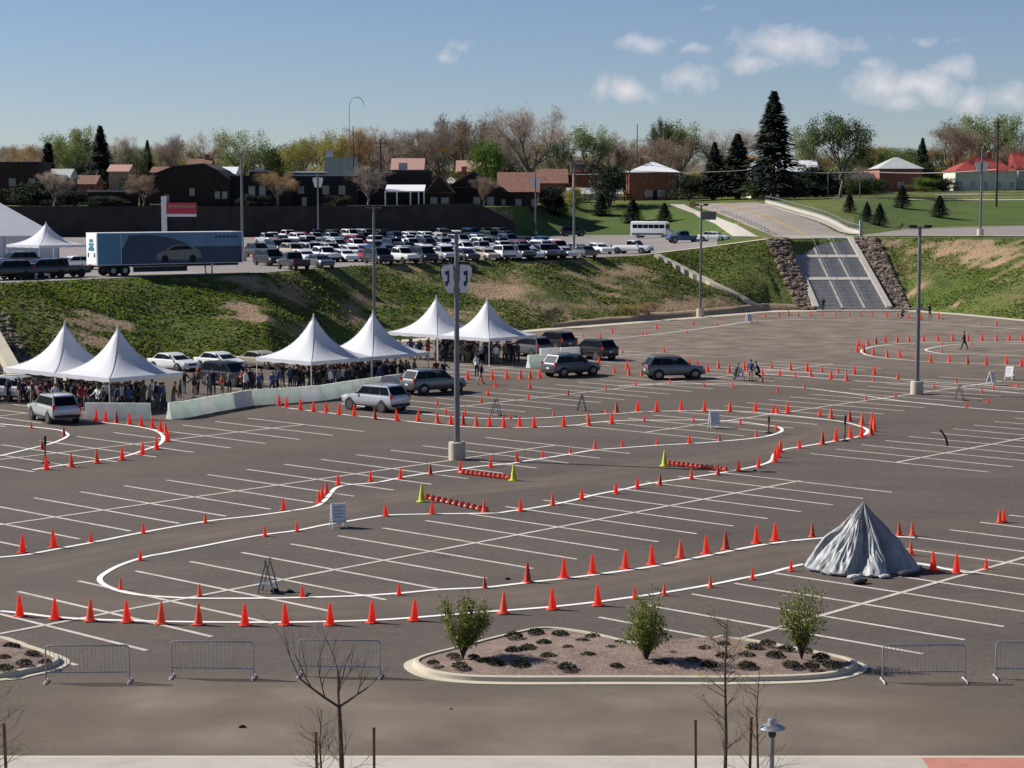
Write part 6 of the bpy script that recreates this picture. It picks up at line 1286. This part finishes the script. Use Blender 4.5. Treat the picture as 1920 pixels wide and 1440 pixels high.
# ---------------------------------------------------------------- trees
def tree_mesh(kind, seed):
    """unit tree 10 m tall: returns trunk mesh, crown mesh"""
    r_ = random.Random(seed * 31 + len(kind)); tb = MB(); cb = MB(); H_ = 10.0
    if kind in ('spruce', 'cypress'):
        W_ = 2.3 if kind == 'spruce' else 1.1
        tb.tube([(0, 0, -.3), (0, 0, H_ * .95)], [.22, .03], 7)
        n = 5200
        for _ in range(n):
            z = r_.random() ** .8; zz = .6 + z * (H_ - .6)
            ly = math.sin(zz * 5.2 + math.sin(zz * 2 + seed)) * .14
            R0 = W_ * (1 - z) ** (.85 if kind == 'spruce' else .35) * (1 + ly) * (1 - .25 * max(0, .12 - z) / .12); a = r_.uniform(0, 6.28); R0 *= 1 + .18 * math.sin(a * 5 + zz * 2.3 + seed); q = R0 * r_.uniform(.35, 1.02)
            p = Vector((q * math.cos(a), q * math.sin(a), zz - q * .22)); out = Vector((math.cos(a), math.sin(a), -.35)).normalized(); sd_ = Vector((-math.sin(a), math.cos(a), r_.uniform(-.5, .5)))
            s = r_.uniform(.14, .34); cb.add([p - out * s, p + sd_ * s * .45, p + out * s, p - sd_ * s * .45], [(0, 1, 2, 3)])
    elif kind == 'shrub':
        for k in range(7):
            a = k * .9; tb.tube([(0, 0, -.3), (math.cos(a) * 1.2, math.sin(a) * 1.2, 3.5), (math.cos(a) * 2.4, math.sin(a) * 2.4, 7)], [.2, .12, .03], 5)
        cl_ = [Vector((r_.gauss(0, 1.7), r_.gauss(0, 1.7), r_.uniform(1.2, 8.4))) for _ in range(46)]
        for _ in range(8000):
            c_ = r_.choice(cl_); p = c_ + Vector((r_.gauss(0, .7), r_.gauss(0, .7), r_.gauss(0, .62)))
            if p.z > .1: leafcloud(cb, lambda: p, 1, r_.uniform(.12, .28), None, r_, asp=.7)
    else:
        sp = .62 if kind != 'tall' else .33
        tips = []; lv = 4 if kind != 'tall' else 4
        grow(tb, Vector((0, 0, -.3)), Vector((0, 0, 1)), 2.8, .26, 0, r_, [], nseg=3, mat_=None); top = Vector((0, 0, 2.5))
        for k in range(6):
            a = k * 1.05 + r_.uniform(-.3, .3); grow(tb, Vector((0, 0, 1.9 + .18 * k)), Vector((math.cos(a) * sp, math.sin(a) * sp, 1)), 2.6, .12, 3, r_, tips, sp, .15, None)
        mz = max(t_[0].z for t_ in tips); 
        sc_ = H_ * .93 / mz
        tb.v = [(v[0] * sc_, v[1] * sc_, v[2] * sc_) for v in tb.v]; tips = [(t_[0] * sc_, t_[1], t_[2]) for t_ in tips]
        big = [t_ for t_ in tips if t_[0].z > 2.6]
        clump = {t_[0].to_tuple(1): r_.uniform(.25, 1.0) for t_ in big}
        if kind == 'dense': clump = {k_: max(v_, .55) for k_, v_ in clump.items()}
        if kind.startswith('bare'):
            for _ in range(6500):
                t_ = r_.choice(big); p = t_[0] + Vector((r_.gauss(0, .32), r_.gauss(0, .32), r_.gauss(0, .3))); d = (t_[1] + Vector((r_.gauss(0, .6), r_.gauss(0, .6), r_.gauss(.2, .5)))).normalized(); s = r_.uniform(.25, .8); sd_ = d.orthogonal().normalized() * .02
                cb.add([p - sd_, p + sd_, p + d * s], [(0, 1, 2)])
        else:
            for _ in range(9500 if kind != 'dense' else 17000):
                t_ = r_.choice(big)
                if r_.random() > clump[t_[0].to_tuple(1)]: continue
                p = t_[0] + Vector((r_.gauss(0, .42), r_.gauss(0, .42), r_.gauss(0, .36)))
                s = r_.uniform(.07, .16); leafcloud(cb, lambda: p, 1, s, None, r_, asp=.7)
    return tb, cb
TM = {}
def tree(kind, leaf, px, ytop, D, wpx, label, seed, group=None, name='tree', zb=None, bark='bark_light'):
    key = (kind, leaf, seed)
    if key not in TM:
        g_ = (kind, seed)
        if g_ not in TM: TM[g_] = tree_mesh(kind, seed)
        tb, cb = TM[g_]; xs = sorted(abs(v[0]) for v in cb.v); TM[key] = (tb.mesh('trunk', bark, 60), cb.mesh('crown', leaf), xs[int(len(xs) * .96)])
    tm, cm_, hw_ = TM[key]; X = at(px, D, 14).x; g = tz(X, D) if zb is None else zb; H_ = zy(ytop, D) - g
    s = max(H_, .8) / 10.1; sw = (wpx / 2 * D / F) / hw_
    t = empty(name, (X, D, g), random.uniform(0, 6.28), label, 'tree', group); t.scale = (sw, sw, s)
    for m_, n_ in ((tm, 'trunk'), (cm_, 'crown')): o = bpy.data.objects.new(n_, m_); C.objects.link(o); o.parent = t
TR = [ # kind, leaf, px, ytop, D, width, label, seed
 ('leafy', 'leaf_yellow', 14, 296, 402, 70, 'golden-leaved tree at the left edge above the marquee', 1),
 ('bare', 'twig_brown', 42, 288, 520, 60, 'small bare tree at the far left skyline', 1), ('cypress', 'needle', 92, 266, 430, 24, 'slim dark cypress near the left edge', 1),
 ('dense', 'leaf_pale', 134, 232, 470, 92, 'tall pale green tree left of the dark conifer', 2), ('spruce', 'needle', 190, 235, 450, 50, 'dark pointed conifer beside the pale green tree', 1),
 ('bare', 'twig_gray', 232, 252, 470, 46, 'thin bare tree right of the left conifer', 2), ('leafy', 'leaf_green', 258, 272, 455, 46, 'small green tree left of the barn', 1), ('spruce', 'needle', 278, 262, 480, 26, 'narrow dark conifer left of the barn', 2),
 ('bare', 'twig_gray', 326, 250, 480, 78, 'bare tree rising behind the barn roof', 3), ('bare', 'twig_orange', 392, 238, 480, 74, 'brown twiggy tree behind the right of the barn', 1), ('leafy', 'leaf_pale', 454, 236, 460, 84, 'pale budding tree behind the upper lamp post', 1),
 ('shrub', 'leaf_green', 512, 266, 455, 50, 'dark green round tree above the dark buildings', 3), ('leafy', 'leaf_yellow', 563, 250, 470, 66, 'yellow-green tree left of the grey box house', 2), ('leafy', 'leaf_yellow', 618, 238, 480, 80, 'yellow-green tree behind the grey box house', 3),
 ('bare', 'twig_orange', 668, 234, 480, 74, 'rusty brown tree at the dark pole', 2), ('bare', 'twig_gray', 722, 236, 500, 92, 'bare grey tree right of the rusty one', 1), ('bare', 'twig_brown', 775, 240, 510, 84, 'bare brown tree behind the pink roof', 2),
 ('bare', 'twig_gray', 826, 224, 500, 100, 'wide bare tree behind the yellowish sign', 3), ('bare', 'twig_brown', 872, 210, 520, 104, 'tall bare tree left of the bright green one', 1), ('shrub', 'leaf_bright', 911, 254, 440, 70, 'bright green tree behind the brown roofs', 2),
 ('bare', 'twig_gray', 940, 232, 510, 70, 'bare tree between the green tree and the big grey one', 2), ('bare', 'twig_gray', 994, 194, 470, 116, 'largest bare grey tree above the banner lamp post', 1), ('leafy', 'leaf_green', 1050, 252, 460, 56, 'dark thin-leaved tree right of the largest bare tree', 2),
 ('tall', 'leaf_pale', 1108, 226, 460, 56, 'slender pale green tree', 1), ('bare', 'twig_brown', 1148, 246, 480, 84, 'bare brown tree right of the slender pale one', 3), ('bare', 'twig_gray', 1182, 262, 500, 70, 'low bare tree behind the thin pole', 1),
 ('shrub', 'needle_mid', 1143, 297, 425, 70, 'very dark round tree before the white garage', 1), ('dense', 'leaf_green', 1240, 218, 500, 50, 'leafy tree above the white roof, left one of two', 2), ('tall', 'leaf_pale', 1278, 220, 500, 60, 'leafy tree above the white roof, right one of two', 1),
 ('bare', 'twig_brown', 1238, 256, 475, 116, 'broad bare tree spreading over the white-roofed house', 2), ('spruce', 'needle', 1339, 266, 440, 46, 'dark rounded conifer, smaller one of two', 3), ('spruce', 'needle', 1382, 250, 438, 62, 'dark conifer left of the tall spruce', 2),
 ('bare', 'twig_gray', 1368, 232, 500, 110, 'pale bare tree behind the two conifers', 1), ('spruce', 'needle', 1449, 170, 420, 80, 'tallest dark spruce on the skyline', 1), ('tall', 'leaf_pale', 1512, 232, 460, 56, 'thin pale tree right of the tall spruce', 2),
 ('dense', 'leaf_green', 1574, 206, 425, 104, 'big leafy tree right of the tall spruce', 2), ('leafy', 'leaf_green', 1632, 268, 520, 50, 'small green tree right of the big leafy tree', 3), ('leafy', 'leaf_bright', 1675, 272, 520, 60, 'bright green tree behind the grey hipped roof', 1),
 ('spruce', 'needle_mid', 1728, 258, 510, 30, 'small conifer behind the grey hipped roof', 3), ('bare', 'twig_brown', 1786, 226, 475, 120, 'broad bare brown tree left of the red roof', 3), ('dense', 'leaf_pale', 1848, 208, 500, 116, 'tall pale green tree behind the red roof', 1),
 ('leafy', 'leaf_green', 1895, 228, 520, 60, 'dark green tree at the right edge skyline', 2), ('bare', 'twig_brown', 1912, 262, 480, 80, 'bare tree at the right edge beside the red roof', 1), ('shrub', 'needle_mid', 1530, 305, 440, 90, 'low dark tree before the white-roofed dark house', 3),
 ('bare', 'twig_gray', 100, 318, 368, 60, 'bare tree before the dark buildings at the left', 3), ('bare', 'twig_brown', 268, 326, 368.5, 50, 'bare tree before the left corner of the barn', 2), ('shrub', 'needle_mid', 200, 366, 368, 70, 'dark hedge on the wall left of the barn', 2), ('bare', 'twig_orange', 520, 318, 368.5, 56, 'bare tree before the two-storey flat building', 1), ('shrub', 'needle', 470, 362, 368, 50, 'dark shrub on the wall below the two-storey building', 3), ('bare', 'twig_gray', 690, 308, 369, 60, 'bare tree left of the pale porch', 2), ('shrub', 'needle_mid', 640, 364, 368, 44, 'dark shrub on the wall left of the porch', 1), ('bare', 'twig_brown', 905, 328, 371, 50, 'bare tree before the broad brown gable', 3),
 ('shrub', 'needle_mid', 60, 338, 390, 90, 'dark green tree behind the marquee', 3), ('shrub', 'needle', 140, 352, 384, 80, 'dark bushy tree between the marquee and the shed', 1), ('shrub', 'needle_mid', 245, 328, 392, 46, 'dark tree between the shed and the barn', 2)]
for q in TR: tree(*q[:7], q[7], name={'spruce': 'conifer_tree', 'cypress': 'cypress_tree'}.get(q[0], 'bare_tree' if q[0] == 'bare' else 'leafy_tree'))
rt_ = random.Random(77); DT = []
for i in range(110):
    px = -120 + i * 19.3 + rt_.uniform(-9, 9); D = rt_.uniform(540, 760); k, l = rt_.choice([('bare', 'twig_gray'), ('bare', 'twig_brown'), ('leafy', 'leaf_green'), ('leafy', 'leaf_yellow'), ('bare', 'twig_orange'), ('leafy', 'leaf_pale'), ('leafy', 'leaf_green')])
    DT.append((px, D, k, l))
for kk in ('bare', 'leafy'):
    for i, (px, D, k, l) in enumerate(sorted(q for q in DT if q[2] == kk)):
        lift = 0 if not (1100 < px < 1600) else 14
        tree(k, l, px, rt_.uniform(266, 294) + lift - (14 if 550 < px < 1000 else 0), D, rt_.uniform(56, 92), '%s distant %s tree from left on the wooded skyline' % (ordn(i), k), rt_.choice([1, 2, 3]), 'distant ' + k + ' trees of the skyline', 'bare_tree' if k == 'bare' else 'leafy_tree')
for i in range(52):
    tree('shrub', rt_.choice(['leaf_green', 'needle_mid', 'leaf_yellow', 'twig_brown']), -30 + i * 39 + rt_.uniform(-12, 12), rt_.uniform(298, 312) if not 1100 < -30 + i * 39 < 1600 else rt_.uniform(310, 320), rt_.uniform(500, 535), rt_.uniform(48, 74), '%s distant bush from left below the wooded skyline' % ordn(i), rt_.choice([1, 2, 3]), 'distant bushes below the skyline', 'bush')
# hedges / dark shrubs before the houses
for i, (px, yt, D, w_, l, lb) in enumerate([(1290, 322, 440, 60, 'needle_mid', 'dark shrub right of the brick house'), (1335, 326, 442, 60, 'leaf_green', 'dark shrub under the smaller dark conifer'), (1385, 322, 441, 60, 'needle_mid', 'dark shrub under the larger dark conifer'), (1412, 330, 430, 40, 'leaf_green', 'dark shrub before the narrow white house'), (1490, 328, 436, 56, 'needle_mid', 'dark shrub below the tall spruce'), (1545, 328, 440, 50, 'needle_mid', 'dark shrub before the leafy tree'), (1600, 330, 450, 60, 'leaf_green', 'dark shrub right of the big leafy tree trunk'), (1640, 332, 455, 50, 'leaf_green', 'green shrub left of the grey-roofed house'), (1735, 330, 462, 50, 'leaf_bright', 'bright shrub right of the grey-roofed house'), (1768, 332, 462, 50, 'needle_mid', 'dark shrub left of the red-roofed house'), (1030, 345, 405, 50, 'needle_mid', 'dark shrub below the banner lamp post houses'), (1075, 348, 418, 40, 'leaf_yellow', 'golden shrub before the white garage')]):
    tree('shrub', l, px, yt, D, w_, lb, 1 + i % 3, name='shrub')
# small conifers planted on lawns and bank
for px, yt, yb, w_, lb in ((1050, 366, 404, 30, 'small dark conifer at the left end of the left lawn'), (1127, 364, 404, 28, 'small dark conifer second from left on the left lawn'), (1187, 374, 418, 32, 'small dark conifer in the middle of the left lawn'), (1246, 380, 418, 26, 'small dark conifer at the right end of the left lawn'),
                          (1593, 361, 399, 20, 'young conifer nearest the road on the right lawn'), (1626, 378, 416, 20, 'young conifer second from the road on the right lawn'), (1650, 381, 424, 24, 'young conifer third from the road on the right lawn'), (1692, 348, 391, 26, 'young conifer below the grey-roofed house'), (1762, 366, 408, 28, 'young conifer at the right of the right lawn')):
    g = gy(px, yb); tree('spruce', 'needle', px, yt, g.y, w_, lb, 1 + px % 3, 'small conifers on the lawns', 'young_conifer')
for px, D, yt, w_, lf, lb in ((1040, 213.5, 572, 34, 'needle_mid', 'dark shrub at the foot of the bank right of the tents'), (1216, 227.5, 566, 46, 'twig_orange', 'brown bare shrub at the foot of the bank'), (1182, 226, 570, 40, 'leaf_yellow', 'olive shrub left of the brown bare shrub')):
    tree('bare' if 'twig' in lf else 'leafy', lf, px, yt, D, w_, lb, 2, 'shrubs at the foot of the bank', 'shrub')
# unused prototypes never exist: every prototype is placed above
# tufts of rough grass on the bank
b = MB(); rg = random.Random(9)
for i in range(52000):
    px = rg.uniform(-40, 1960); nd_ = nodes_at(px); t_ = rg.random(); D = lerp(nd_[0][0], nd_[1][0] + .3, t_)
    if 1435 < px < 1710 and px > 1500 - 63 * t_ and px < 1706 - 60 * t_: continue
    p = at(px, D, tzp(px, D)); p.z += math.sin(min(1, t_) * PI) * (noise.noise(p * .09) * .7 + noise.noise(p * .35) * .22)
    if noise.noise(p * .11) * .9 + rg.uniform(-.4, .4) > .1 or bareness(px, t_, p) > rg.uniform(.1, .6): continue
    h = rg.uniform(.06, .17); a = rg.uniform(0, 6.28); q = Vector((math.cos(a), math.sin(a), 0)) * rg.uniform(.06, .18); ln = Vector((rg.gauss(0, .1), rg.gauss(0, .1), h))
    m_ = 'tuft_green' if noise.noise(p * .06) + rg.uniform(-.3, .3) < .12 else ('tuft_dry' if rg.random() < .6 else 'tuft_dark')
    b.add([p - q, p + q, p + ln + q * .6, p + ln - q * .6], [(0, 1, 2, 3)], m_)
tag(b.build('grass_tufts', 'tuft_green'), 'rough green tufts of grass covering the long bank', 'grass', kind='stuff')
